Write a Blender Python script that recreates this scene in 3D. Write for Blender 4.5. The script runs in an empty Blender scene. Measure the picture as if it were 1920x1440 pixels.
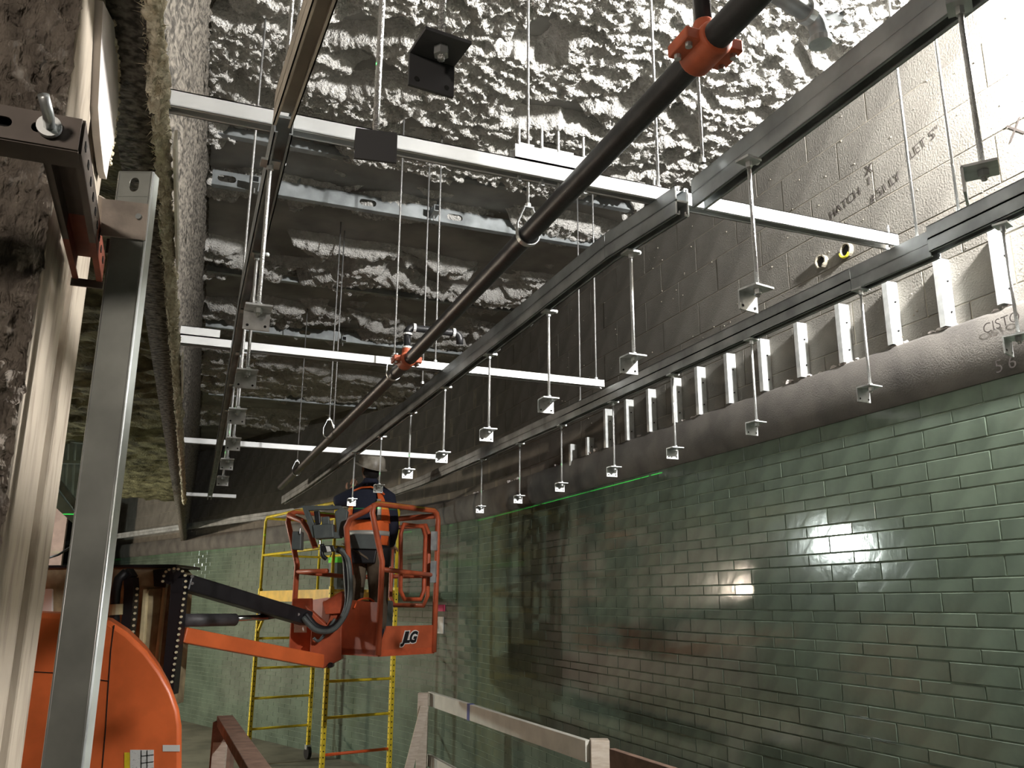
import bpy, bmesh, math, random
from mathutils import Vector, Matrix, noise
random.seed(7)
V = Vector
SC = bpy.context.scene
COL = SC.collection

# ------------------------------------------------------------------ camera
F = 1610.0
YAW, PITCH, ROLL = math.radians(21.07), math.radians(14.35), math.radians(0.316)
fw = V((math.sin(YAW)*math.cos(PITCH), math.cos(YAW)*math.cos(PITCH), math.sin(PITCH)))
_r = V((math.cos(YAW), -math.sin(YAW), 0)); _u = _r.cross(fw)
rt = _r*math.cos(ROLL) + _u*math.sin(ROLL)
up = -_r*math.sin(ROLL) + _u*math.cos(ROLL)
fh = V((math.sin(YAW), math.cos(YAW), 0)); rh = V((math.cos(YAW), -math.sin(YAW), 0))
cam_d = bpy.data.cameras.new('camera'); cam = bpy.data.objects.new('camera', cam_d)
COL.objects.link(cam)
cam_d.sensor_width = 36.0; cam_d.lens = 36.0*F/1920.0; cam_d.clip_start = 0.02
M = Matrix((rt, up, -fw)).transposed().to_4x4()
cam.matrix_world = M
SC.camera = cam

# ------------------------------------------------------------------ world, exposure
SC.view_settings.view_transform = 'Standard'
SC.view_settings.look = 'None'
SC.view_settings.exposure = 0.0
SC.view_settings.gamma = 1.0
SC.view_settings.use_curve_mapping = False
W = bpy.data.worlds.new('world'); SC.world = W; W.use_nodes = True
bg = W.node_tree.nodes['Background']
bg.inputs[0].default_value = (0.80, 0.86, 0.78, 1); bg.inputs[1].default_value = 0.009
SC.cycles.max_bounces = 4; SC.cycles.diffuse_bounces = 2; SC.cycles.glossy_bounces = 2; SC.cycles.use_adaptive_sampling = True; SC.cycles.adaptive_threshold = 0.03

# ------------------------------------------------------------------ survey helpers (photo ray -> place)
def ray(u, v): return fw + rt*((u-960)/F) - up*((v-720)/F)
def at(u, v, x=None, y=None, z=None, D=None):
    r = ray(u, v)
    if x is not None: t = x/r.x
    elif y is not None: t = y/r.y
    elif z is not None: t = z/r.z
    else: t = D/r.dot(fh)
    return r*t
def pix(P):
    P = V(P); w = P.dot(fw); return (960+F*P.dot(rt)/w, 720-F*P.dot(up)/w, w)

ZF = -1.8            # floor
ZC = 2.50            # ceiling deck
XW = 2.77            # face of the glazed wall

# ------------------------------------------------------------------ materials
def mat(name, col, rough=0.6, metal=0.0, var=0.0, vscale=8.0, bump=0.0, bscale=60.0, col2=None,
        spec=0.5, coat=0.0, detail=4.0, stretch=None, emit=None, estr=0.0, objrand=0.0, contrast=(0.35, 0.65), bdist=0.01):
    m = bpy.data.materials.new(name); m.use_nodes = True
    nt = m.node_tree; b = nt.nodes['Principled BSDF']
    c = (*col, 1)
    b.inputs['Base Color'].default_value = c
    b.inputs['Roughness'].default_value = rough
    b.inputs['Metallic'].default_value = metal
    b.inputs['Specular IOR Level'].default_value = spec
    if coat: b.inputs['Coat Weight'].default_value = coat; b.inputs['Coat Roughness'].default_value = 0.06
    if emit: b.inputs['Emission Color'].default_value = (*emit, 1); b.inputs['Emission Strength'].default_value = estr
    tc = nt.nodes.new('ShaderNodeTexCoord'); src = tc.outputs['Object']
    if stretch:
        mp = nt.nodes.new('ShaderNodeMapping'); mp.inputs['Scale'].default_value = stretch
        nt.links.new(src, mp.inputs[0]); src = mp.outputs[0]
    colsock = None
    if var or col2:
        n = nt.nodes.new('ShaderNodeTexNoise'); n.inputs['Scale'].default_value = vscale; n.inputs['Detail'].default_value = detail
        nt.links.new(src, n.inputs[0])
        cr = nt.nodes.new('ShaderNodeValToRGB')
        d2 = col2 if col2 else tuple(max(0, x*(1-var)) for x in col)
        d1 = col if col2 else tuple(min(1, x*(1+var)) for x in col)
        cr.color_ramp.elements[0].color = (*d2, 1); cr.color_ramp.elements[1].color = (*d1, 1)
        cr.color_ramp.elements[0].position = contrast[0]; cr.color_ramp.elements[1].position = contrast[1]
        nt.links.new(n.outputs[0], cr.inputs[0]); colsock = cr.outputs[0]
    if objrand:
        oi = nt.nodes.new('ShaderNodeObjectInfo')
        mr = nt.nodes.new('ShaderNodeMapRange'); mr.inputs[3].default_value = 1-objrand; mr.inputs[4].default_value = 1+objrand
        nt.links.new(oi.outputs['Random'], mr.inputs[0])
        hs = nt.nodes.new('ShaderNodeHueSaturation')
        nt.links.new(mr.outputs[0], hs.inputs['Value'])
        if colsock: nt.links.new(colsock, hs.inputs['Color'])
        else: hs.inputs['Color'].default_value = c
        colsock = hs.outputs[0]
    if colsock: nt.links.new(colsock, b.inputs['Base Color'])
    if bump:
        n2 = nt.nodes.new('ShaderNodeTexNoise'); n2.inputs['Scale'].default_value = bscale; n2.inputs['Detail'].default_value = 3
        nt.links.new(src, n2.inputs[0])
        bp = nt.nodes.new('ShaderNodeBump'); bp.inputs['Strength'].default_value = bump; bp.inputs['Distance'].default_value = bdist
        nt.links.new(n2.outputs[0], bp.inputs['Height']); nt.links.new(bp.outputs[0], b.inputs['Normal'])
    return m

M_ = {}
M_['glaze'] = mat('glazed_green_brick', (0.130, 0.166, 0.125), 0.10, var=0.16, vscale=9, bump=0.06, bscale=14, objrand=0.10, spec=0.55)
M_['glaze_far'] = mat('glazed_green_brick_far', (0.130, 0.166, 0.125), 0.12, var=0.2, vscale=3, bump=0.05, bscale=14, spec=0.55)
M_['mortar'] = mat('green_grey_mortar', (0.20, 0.25, 0.18), 0.85, var=0.2, vscale=20, bump=0.3)
M_['block'] = mat('concrete_block', (0.26, 0.245, 0.215), 0.9, col2=(0.17, 0.157, 0.137), vscale=5, bump=0.35, bscale=120, objrand=0.05, contrast=(0.25, 0.7))
M_['block_mortar'] = mat('block_mortar', (0.32, 0.29, 0.23), 0.95, var=0.15, vscale=12, bump=0.3, bscale=90)
M_['ledge'] = mat('ledge_concrete', (0.165, 0.152, 0.135), 0.9, col2=(0.09, 0.082, 0.075), vscale=4.5, bump=0.22, bscale=150, contrast=(0.3, 0.62))
M_['galv'] = mat('galvanised_steel', (0.62, 0.64, 0.64), 0.38, metal=0.75, var=0.22, vscale=14)
M_['galv_dull'] = mat('dull_galvanised_steel', (0.36, 0.385, 0.39), 0.48, metal=0.5, var=0.28, vscale=7)
M_['stud_steel'] = mat('dusty_stud_steel', (0.42, 0.44, 0.41), 0.42, metal=0.25, var=0.15, vscale=14)
M_['stud_wall'] = mat('bright_zinc_stud', (0.80, 0.82, 0.80), 0.42, metal=0.35, var=0.12, vscale=25)
M_['zinc_white'] = mat('white_zinc_strut', (0.82, 0.83, 0.82), 0.45, metal=0.3, var=0.06, vscale=12)
M_['tan_strut'] = mat('pale_tan_strut', (0.56, 0.50, 0.42), 0.6, metal=0.15, var=0.15, vscale=6, bump=0.1)  # paler and tanner than the other strut rails
M_['rod'] = mat('threaded_rod_steel', (0.55, 0.55, 0.54), 0.42, metal=0.8, bump=0.5, bscale=400)
M_['clip'] = mat('clip_steel', (0.62, 0.63, 0.63), 0.4, metal=0.7, var=0.2, vscale=30)
M_['clip_shaded'] = mat('shaded_clip_steel', (0.10, 0.10, 0.105), 0.5, metal=0.4)  # clip steel darkened: the backlit shade of the near clips is in the colour
M_['hole'] = mat('dark_opening', (0.012, 0.012, 0.012), 0.9)
M_['black_pipe'] = mat('black_steel_pipe', (0.028, 0.028, 0.030), 0.42, metal=0.2, var=0.2, vscale=12, bump=0.08)
M_['orange_fit'] = mat('orange_pipe_fitting', (0.50, 0.11, 0.045), 0.5, var=0.2, vscale=20)
M_['fluff'] = mat('sprayed_white_insulation', (0.82, 0.80, 0.76), 0.95, col2=(0.62, 0.60, 0.56), vscale=30, bump=1.0, bscale=85, bdist=0.025, spec=0.1, contrast=(0.3, 0.7))
M_['fluff_far'] = M_['fluff']
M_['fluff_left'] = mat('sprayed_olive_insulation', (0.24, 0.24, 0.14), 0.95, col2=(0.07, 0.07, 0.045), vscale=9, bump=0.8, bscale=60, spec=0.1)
M_['deck'] = mat('ceiling_deck', (0.33, 0.32, 0.30), 0.85, var=0.25, vscale=3, bump=0.15, bscale=25)
M_['fireproof'] = mat('grey_fireproofing', (0.20, 0.18, 0.152), 0.95, col2=(0.06, 0.055, 0.048), vscale=48, detail=2, bump=1.0, bscale=50, spec=0.1, contrast=(0.38, 0.6))
M_['fibre'] = mat('yellow_fibre_edge', (0.90, 0.83, 0.66), 0.95, col2=(0.58, 0.49, 0.34), vscale=40, bump=0.8, bscale=120, spec=0.05)
M_['board'] = mat('foil_board_edge', (0.80, 0.75, 0.66), 0.85, var=0.08, vscale=10)
M_['col_rough'] = mat('brown_rough_plaster', (0.27, 0.232, 0.195), 0.95, col2=(0.125, 0.106, 0.09), vscale=42, stretch=(1, 1, 0.4), bump=1.0, bscale=60, bdist=0.03, spec=0.1, contrast=(0.3, 0.62))
M_['col_cream'] = mat('cream_column_paint', (0.42, 0.36, 0.285), 0.8, col2=(0.21, 0.165, 0.125), vscale=26, stretch=(1, 1, 0.25), bump=0.25, bscale=40, contrast=(0.26, 0.5))
M_['gyp'] = mat('white_gypsum', (0.66, 0.61, 0.58), 0.85, var=0.08, vscale=8, bump=0.15, bscale=30)
M_['rust_red'] = mat('red_painted_strut', (0.26, 0.065, 0.035), 0.6, var=0.3, vscale=14)
M_['brown_strut'] = mat('brown_grey_strut', (0.14, 0.115, 0.10), 0.55, metal=0.3, var=0.25, vscale=10)
M_['clip_paint'] = mat('dusty_clip_plate', (0.46, 0.40, 0.35), 0.75, var=0.2, vscale=25, bump=0.15)
M_['jlg_basket'] = mat('shaded_basket_paint', (0.50, 0.105, 0.042), 0.45, var=0.15, vscale=8)  # same lift orange, darkened: the basket's dimmer light is in the colour
M_['jlg'] = mat('orange_lift_paint', (0.84, 0.175, 0.05), 0.34, var=0.12, vscale=5, spec=0.5)  # orange raised so the colour carries the hood's frontal light
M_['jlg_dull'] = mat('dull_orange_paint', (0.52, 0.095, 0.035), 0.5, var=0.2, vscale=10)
M_['tan'] = mat('cream_lift_paint', (0.66, 0.55, 0.32), 0.5, var=0.25, vscale=6)
M_['tan_dirty'] = mat('dirty_tan_lift_paint', (0.46, 0.38, 0.23), 0.6, col2=(0.24, 0.19, 0.115), vscale=9)
M_['black'] = mat('black_plastic', (0.016, 0.015, 0.017), 0.45, spec=0.4)
M_['black_paint'] = mat('black_steel_paint', (0.020, 0.018, 0.020), 0.4, var=0.3, vscale=8)
M_['grey_plastic'] = mat('dark_grey_plastic', (0.10, 0.115, 0.11), 0.55, var=0.12, vscale=14)
M_['cyl'] = mat('grey_cylinder', (0.085, 0.080, 0.085), 0.5, var=0.2, vscale=14)
M_['chrome'] = mat('chrome', (0.7, 0.7, 0.7), 0.15, metal=1.0)
M_['pale_dot'] = mat('pale_pin', (0.80, 0.74, 0.50), 0.5)
M_['white'] = mat('white_label', (0.78, 0.77, 0.74), 0.6, col2=(0.45, 0.45, 0.44), vscale=120, contrast=(0.3, 0.42))
M_['label_plain'] = mat('plain_label', (0.80, 0.78, 0.74), 0.6)
M_['yellow'] = mat('yellow_scaffold_paint', (0.78, 0.58, 0.03), 0.42, var=0.15, vscale=18)
M_['yellow_deck'] = mat('yellow_deck_paint', (0.76, 0.46, 0.06), 0.5, var=0.15, vscale=9)
M_['orange_rung'] = mat('orange_rung_paint', (0.85, 0.13, 0.03), 0.5)
M_['wood'] = mat('pale_pine', (0.66, 0.58, 0.49), 0.75, col2=(0.52, 0.43, 0.34), vscale=12, stretch=(1, 1, 6), bump=0.1)
M_['wood_dark'] = mat('brown_pine', (0.27, 0.17, 0.125), 0.75, var=0.25, vscale=12, bump=0.1)
M_['wood_white'] = mat('whitewashed_board', (0.66, 0.64, 0.57), 0.7, var=0.08, vscale=8)
M_['tape'] = mat('blue_tape', (0.06, 0.08, 0.30), 0.6)
M_['floor'] = mat('concrete_floor', (0.17, 0.16, 0.12), 0.75, var=0.3, vscale=2.5, bump=0.15, bscale=30)
M_['marker'] = mat('dark_marker', (0.055, 0.045, 0.04), 0.9)
M_['pvc'] = mat('pale_sleeve', (0.30, 0.27, 0.21), 0.8, var=0.2, vscale=40)
M_['pvc_y'] = mat('yellow_sleeve_rim', (0.80, 0.72, 0.05), 0.5)
M_['navy'] = mat('navy_shirt', (0.018, 0.021, 0.040), 0.9, bump=0.4, bscale=18)
M_['hivis'] = mat('hi_vis_orange', (0.95, 0.16, 0.03), 0.8, var=0.12, vscale=14, bump=0.4, bscale=25)
M_['reflect'] = mat('silver_tape', (0.52, 0.50, 0.45), 0.5, metal=0.3)
M_['skin'] = mat('skin', (0.36, 0.20, 0.13), 0.6)
M_['trouser'] = mat('brown_trousers', (0.13, 0.095, 0.062), 0.9, var=0.25, vscale=9, bump=0.4, bscale=16)
M_['helmet'] = mat('cream_helmet', (0.56, 0.52, 0.44), 0.4, col2=(0.20, 0.17, 0.13), vscale=9)
M_['hair'] = mat('dark_hair', (0.012, 0.010, 0.010), 0.8)
M_['green_tag'] = mat('lime_tag', (0.16, 0.85, 0.05), 0.6)
M_['pink'] = mat('pink_tag', (0.85, 0.08, 0.22), 0.6)
M_['bluegrey'] = mat('pale_blue_panel', (0.44, 0.52, 0.50), 0.55, var=0.15, vscale=6)
M_['pinkwall'] = mat('pinkish_plaster', (0.40, 0.31, 0.29), 0.9, var=0.2, vscale=4)
M_['lamp_cool'] = mat('cool_lamp', (1, 1, 1), emit=(0.90, 1.0, 0.94), estr=1.0)
M_['lamp_key'] = mat('key_lamp', (1, 1, 1), emit=(1.0, 0.985, 0.96), estr=1.0)
M_['lamp_warm'] = mat('warm_lamp', (1, 1, 1), emit=(1.0, 0.84, 0.66), estr=1.0)
M_['lamp_fill'] = mat('fill_lamp', (1, 1, 1), emit=(1.0, 0.88, 0.76), estr=1.0)
def set_e(m, s): M_[m].node_tree.nodes['Principled BSDF'].inputs['Emission Strength'].default_value = s

# lamp powers (radiant strength of the glowing bulbs)
set_e('lamp_key', 4700.0)
set_e('lamp_cool', 1250.0)
set_e('lamp_warm', 1500.0)
set_e('lamp_fill', 135.0)

# ------------------------------------------------------------------ mesh builder
def ortho(d, upv=(0, 0, 1)):
    d = V(d).normalized(); upv = V(upv)
    if abs(d.dot(upv.normalized())) > 0.995: upv = V((0, 1, 0)) if abs(d.y) < 0.9 else V((1, 0, 0))
    s = d.cross(upv).normalized(); t = s.cross(d).normalized()
    return d, s, t
TINY = {'pin_hole', 'bolt_hole', 'side_slot', 'label_grid', 'torn_crumbs', 'screw_head'}
class MB:
    def __init__(s): s.v = []; s.f = []
    def add(s, vs, fs):
        n = len(s.v); s.v += [V(p) for p in vs]; s.f += [tuple(i+n for i in f) for f in fs]; return s
    def obox(s, c, ex, ey, ez):
        c = V(c); ex = V(ex); ey = V(ey); ez = V(ez)
        vs = [c+ex*a+ey*b+ez*d for d in (-.5, .5) for b in (-.5, .5) for a in (-.5, .5)]
        return s.add(vs, [(0, 2, 3, 1), (4, 5, 7, 6), (0, 1, 5, 4), (2, 6, 7, 3), (0, 4, 6, 2), (1, 3, 7, 5)])
    def box(s, c, sz, rz=0.0):
        R = Matrix.Rotation(rz, 3, 'Z')
        return s.obox(c, R @ V((sz[0], 0, 0)), R @ V((0, sz[1], 0)), V((0, 0, sz[2])))
    def bar(s, p0, p1, w, h, upv=(0, 0, 1)):
        p0 = V(p0); p1 = V(p1); d, a, t = ortho(p1-p0, upv)
        return s.obox((p0+p1)/2, (p1-p0), a*w, t*h)
    def tube(s, pts, r, n=8, caps=True, closed=False):
        pts = [V(p) for p in pts]; k = len(pts)
        rr = r if isinstance(r, (list, tuple)) else [r]*k
        d0 = (pts[1]-pts[0]); _, a, t = ortho(d0)
        base = len(s.v); prev = d0.normalized()
        for i in range(k):
            if closed: d = (pts[(i+1) % k]-pts[i-1]).normalized()
            elif i == 0: d = (pts[1]-pts[0]).normalized()
            elif i == k-1: d = (pts[-1]-pts[-2]).normalized()
            else: d = ((pts[i+1]-pts[i]).normalized()+(pts[i]-pts[i-1]).normalized()).normalized()
            q = prev.rotation_difference(d); a = q @ a; t = q @ t; prev = d
            for j in range(n):
                g = 2*math.pi*j/n; s.v.append(pts[i]+a*(math.cos(g)*rr[i])+t*(math.sin(g)*rr[i]))
        for i in range(k if closed else k-1):
            i2 = (i+1) % k
            for j in range(n):
                j2 = (j+1) % n
                s.f.append((base+i*n+j, base+i*n+j2, base+i2*n+j2, base+i2*n+j))
        if caps and not closed:
            s.f.append(tuple(base+j for j in reversed(range(n)))); s.f.append(tuple(base+(k-1)*n+j for j in range(n)))
        return s
    def prism(s, poly, o, ex, ey, ez):
        o = V(o); ex = V(ex); ey = V(ey); ez = V(ez); n = len(poly)
        vs = [o+ex*a+ey*b for a, b in poly]+[o+ex*a+ey*b+ez for a, b in poly]
        return s.add(vs, [tuple(reversed(range(n))), tuple(range(n, 2*n))]+[(i, (i+1) % n, n+(i+1) % n, n+i) for i in range(n)])
    def sphere(s, c, r, n=10, m=6, sq=(1, 1, 1)):
        c = V(c); vs = [c+V((0, 0, r*sq[2]))]; fs = []
        for i in range(1, m):
            p = math.pi*i/m
            for j in range(n):
                g = 2*math.pi*j/n; vs.append(c+V((r*sq[0]*math.sin(p)*math.cos(g), r*sq[1]*math.sin(p)*math.sin(g), r*sq[2]*math.cos(p))))
        vs.append(c-V((0, 0, r*sq[2]))); L = len(vs)-1
        for j in range(n):
            fs.append((0, 1+j, 1+(j+1) % n)); fs.append((L, 1+(m-2)*n+(j+1) % n, 1+(m-2)*n+j))
            for i in range(m-2):
                a = 1+i*n; fs.append((a+j, a+n+j, a+n+(j+1) % n, a+(j+1) % n))
        return s.add(vs, fs)
    def channel(s, p0, p1, w, h, opening, t=0.003, lip=0.008):
        # C-channel: web on the p0-p1 line, sides reach h along 'opening'
        p0 = V(p0); p1 = V(p1); d = (p1-p0).normalized(); o = V(opening).normalized(); a = d.cross(o).normalized(); L = p1-p0; c = (p0+p1)/2
        s.obox(c+o*(t/2), L, a*w, o*t)
        for k in (-1, 1):
            s.obox(c+a*(k*(w/2-t/2))+o*(h/2), L, a*t, o*h)
            s.obox(c+a*(k*(w/2-lip/2))+o*(h-t/2), L, a*lip, o*t)
        return s
    def slotted(s, o, ex, ey, L, H, slots, sl, sh, th):
        # flat plate L x H along ex/ey from corner o with stadium slots at the given centres
        o = V(o); ex = V(ex).normalized(); ey = V(ey).normalized(); ez = ex.cross(ey)*th
        xs = sorted(slots); cur = 0.0; m = 0.008
        for cx in xs:
            a, b = cx-sl/2-m, cx+sl/2+m
            if a > cur: s.prism([(cur, 0), (a, 0), (a, H), (cur, H)], o, ex, ey, ez)
            r = sh/2; inner = []
            for q in range(7): g = -math.pi/2+math.pi*q/6; inner.append((cx+sl/2-r+r*math.cos(g), H/2+r*math.sin(g)))
            for q in range(7): g = math.pi/2+math.pi*q/6; inner.append((cx-sl/2+r+r*math.cos(g), H/2+r*math.sin(g)))
            outer = []
            for i, (px, py) in enumerate(inner):
                if i < 7: outer.append((b, 0) if i == 0 else (b, H) if i == 6 else (b, H*(i/6)))
                else: outer.append((a, H) if i == 7 else (a, 0) if i == 13 else (a, H*(1-(i-7)/6)))
            n = 14; vs = []
            for zz in (V((0, 0, 0)), ez):
                vs += [o+ex*p+ey*q+zz for p, q in inner]+[o+ex*p+ey*q+zz for p, q in outer]
            fs = []
            for i in range(n):
                j = (i+1) % n
                fs.append((i, j, n+j, n+i)); fs.append((2*n+j, 2*n+i, 3*n+i, 3*n+j))
                fs.append((j, i, 2*n+i, 2*n+j)); fs.append((n+i, n+j, 3*n+j, 3*n+i))
            s.add(vs, fs); cur = b
        if cur < L: s.prism([(cur, 0), (L, 0), (L, H), (cur, H)], o, ex, ey, ez)
        return s
    def mesh(s, name, m, smooth=False, off=V((0, 0, 0))):
        me = bpy.data.meshes.new(name); me.from_pydata([tuple(p-off) for p in s.v], [], s.f)
        me.materials.append(M_[m] if isinstance(m, str) else m)
        if smooth: me.polygons.foreach_set('use_smooth', [True]*len(me.polygons))
        me.update(); return me
    def build(s, name, m, parent=None, smooth=False, bevel=0.0, label=None, kind=None):
        if parent is None:
            xs = [p.x for p in s.v]; ys = [p.y for p in s.v]; zs = [p.z for p in s.v]
            off = V(((min(xs)+max(xs))/2, (min(ys)+max(ys))/2, min(zs)))
        else:
            r = parent
            while r.parent: r = r.parent
            off = V(r['_off']) if '_off' in r else r.location.copy()
        o = bpy.data.objects.new(name, s.mesh(name, m, smooth, off)); COL.objects.link(o)
        if parent is None: o.location = off
        else: o.parent = parent
        if smooth or bevel:
            if bevel:
                b = o.modifiers.new('bevel', 'BEVEL'); b.width = bevel; b.segments = 2; b.limit_method = 'ANGLE'
        if label: o['label'] = label
        if name in TINY: o['kind'] = 'stuff'
        return o
def tag(o, label=None, cat=None, group=None, kind=None):
    if label: o['label'] = label
    if cat: o['category'] = cat
    if group: o['group'] = group
    if kind: o['kind'] = kind
    return o
def thing(name, loc, label, cat, group=None, kind=None):
    o = bpy.data.objects.new(name, None); COL.objects.link(o); o.location = V(loc); o.empty_display_size = 0.1
    return tag(o, label, cat, group, kind)
def copy_tree(o, parent=None):
    c = o.copy(); COL.objects.link(c); c.parent = parent
    for ch in list(o.children): copy_tree(ch, c)
    return c
def arc(c, r, a0, a1, n, ex, ey):
    return [V(c)+V(ex)*(r*math.cos(a0+(a1-a0)*i/n))+V(ey)*(r*math.sin(a0+(a1-a0)*i/n)) for i in range(n+1)]
def smooth_auto(o, ang=40):
    me = o.data; me.polygons.foreach_set('use_smooth', [True]*len(me.polygons))
    try: me.set_sharp_from_angle(angle=math.radians(ang))
    except Exception: pass
    return o

# ------------------------------------------------------------------ wall path (straight, then bending to the left)
S0, RAD, ANG = 7.5, 9.0, math.radians(22)
def path(s):
    if s <= S0: return XW, s, 0.0
    a = (s-S0)/RAD
    if a <= ANG: return XW-RAD*(1-math.cos(a)), S0+RAD*math.sin(a), a
    x = XW-RAD*(1-math.cos(ANG)); y = S0+RAD*math.sin(ANG); q = s-S0-RAD*ANG
    return x-math.sin(ANG)*q, y+math.cos(ANG)*q, ANG
def PP(s, off, z):
    x, y, a = path(s); return V((x-math.cos(a)*off, y-math.sin(a)*off, z))
def sweep(mb, prof, ss):
    n = len(prof); base = len(mb.v)
    for s in ss:
        for off, z in prof: mb.v.append(PP(s, off, z))
    for i in range(len(ss)-1):
        for j in range(n-1):
            a = base+i*n+j; mb.f.append((a, a+1, a+n+1, a+n))
    return mb
SS = [0.6+0.3*i for i in range(78)]

# ------------------------------------------------------------------ floor and walls
floor = tag(MB().add([(-9, -2, ZF), (9, -2, ZF), (9, 26, ZF), (-9, 26, ZF), (-9, -2, ZF-.2), (9, -2, ZF-.2), (9, 26, ZF-.2), (-9, 26, ZF-.2)],
        [(0, 1, 2, 3), (4, 7, 6, 5), (0, 4, 5, 1), (1, 5, 6, 2), (2, 6, 7, 3), (3, 7, 4, 0)]).build('floor', 'floor'), 'grey concrete floor of the station passage', kind='structure')

wall = MB(); sweep(wall, [(-0.004, ZF), (-0.004, 0.82), (-0.20, 0.82)], SS); sweep(wall, [(-0.20, 0.82), (-0.20, ZF), (-0.004, ZF)], SS)
wall_right = tag(wall.build('wall_right', 'mortar'), 'wall of green glazed bricks below and concrete blocks above', kind='structure')
upw = MB(); sweep(upw, [(-0.20, 0.82), (-0.033, 0.82), (-0.033, 2.62), (-0.20, 2.62)], SS)
upw.build('block_mortar', 'block_mortar', wall_right)
led = MB(); sweep(led, [(-0.03, 0.812), (0.004, 0.812), (0.018, 0.826), (0.030, 0.86), (0.038, 0.91), (0.039, 0.945), (0.035, 0.975), (0.022, 1.05), (0.010, 1.062), (-0.04, 1.066)], SS)
smooth_auto(led.build('concrete_ledge', 'ledge', wall_right, label='grey concrete band above the green bricks'), 40)

def brick_mesh(name, L, H, proud, m, ch=0.002):
    # local: length along y, height along z, face towards -x
    mb = MB(); b = 0.02
    vs = [(b, -L/2, -H/2), (b, L/2, -H/2), (b, L/2, H/2), (b, -L/2, H/2),
          (-proud+ch, -L/2, -H/2), (-proud+ch, L/2, -H/2), (-proud+ch, L/2, H/2), (-proud+ch, -L/2, H/2),
          (-proud, -L/2+ch, -H/2+ch), (-proud, L/2-ch, -H/2+ch), (-proud, L/2-ch, H/2-ch), (-proud, -L/2+ch, H/2-ch)]
    fs = [(0, 1, 5, 4), (1, 2, 6, 5), (2, 3, 7, 6), (3, 0, 4, 7), (4, 5, 9, 8), (5, 6, 10, 9), (6, 7, 11, 10), (7, 4, 8, 11), (8, 9, 10, 11)]
    mb.add(vs, fs); return mb, mb.mesh(name, m)
def brick_field(parent, name, specs, shapes, m, tilt, limit=300, farmat=None):
    # specs: (s, off, z, shape index); largest 'limit' in the picture become parts, the rest one stuff part
    scored = []
    for sp in specs:
        c = PP(sp[0], sp[1], sp[2])
        if c.dot(fw) < 0.4: scored.append((-1, sp)); continue
        u, v, w = pix(c); a = path(sp[0])[2]
        nrm = V((-math.cos(a), -math.sin(a), 0)); fs = abs(nrm.dot(c.normalized()))
        inside = -20 < u < 1940 and -20 < v < 1460
        scored.append(((fs/(w*w)) if inside else -1, sp))
    scored.sort(key=lambda t: -t[0]); rest = MB(); k = 0
    for sc_, (s, off, z, si) in scored:
        a = path(s)[2]; rx, ry, rz = (random.gauss(0, tilt) for _ in range(3))
        Mx = Matrix.Translation(PP(s, off+random.uniform(-.0007, .0007), z)) @ Matrix.Rotation(a+rz, 4, 'Z') @ Matrix.Rotation(ry, 4, 'Y') @ Matrix.Rotation(rx*.4, 4, 'X')
        if k < limit and sc_ > 0:
            o = bpy.data.objects.new(name, shapes[si][1]); COL.objects.link(o); o.parent = parent
            o.matrix_local = Matrix.Translation(-parent.location) @ Mx; k += 1
        else:
            rest.add([Mx @ p for p in shapes[si][0].v], shapes[si][0].f)
    if rest.v:
        o = rest.build(name+'_field', farmat or m, parent); o['kind'] = 'stuff'
GAP = 0.0045; BL = 0.2955
tall = brick_mesh('brick_tall', BL-GAP, 0.0755-GAP, 0.0, 'glaze'); short = brick_mesh('brick_short', BL-GAP, 0.0515-GAP, 0.0, 'glaze')
specs = []; z = 0.813; i = 0
while z > ZF+0.03:
    h = 0.0755 if i % 2 == 0 else 0.0515
    y0 = 2.579 if i % 2 == 0 else 2.431
    for k in range(-6, 70):
        s = y0+BL*(k+.5)
        if 0.75 < s < 23: specs.append((s, 0.0, z-h/2, i % 2))
    z -= h; i += 1
brick_field(wall_right, 'brick', specs, [tall, short], 'glaze', 0.0035, 300, 'glaze_far')
bl = brick_mesh('block', 0.405, 0.200, 0.0, 'block', 0.0025)
specs = []
for j in range(8):
    zc = 1.049+0.204*j
    y0 = 2.719 if j % 2 == 0 else 2.925
    for k in range(-4, 50):
        s = y0+0.41*(k+.5)
        if 0.8 < s < 23: specs.append((s, -0.03, zc, 0))
brick_field(wall_right, 'concrete_block', specs, [bl], 'block', 0.0012, 300)
# crumbs of foam caught on the ledge
cr = MB()
for k in range(85):
    s = random.choice([2.15, 2.45, 2.66, 3.0, 3.3, 4.3, 4.9, 5.5, 6.2, 7.2, 8.1])+random.gauss(0, .07); r = abs(random.gauss(0, .006))+.003
    b0 = len(cr.v); cr.sphere(PP(s, 0.004+random.uniform(-.016, .006), 1.064+r*.4), r, 6, 4, (1, 1.6, .9))
    for q in range(b0, len(cr.v)): cr.v[q] += V([random.gauss(0, r*.2) for _ in range(3)])
o = cr.build('foam_crumbs', 'gyp', wall_right); o['kind'] = 'stuff'
# lumps and nail heads on the blocks
cr = MB()
for k in range(150):
    s = random.uniform(1.8, 6.5); zz = random.uniform(1.1, 2.3); r = random.uniform(.002, .005)
    cr.sphere(PP(s, -0.029, zz), r, 6, 4)
o = cr.build('mortar_lumps', 'block_mortar', wall_right); o['kind'] = 'stuff'

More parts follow.
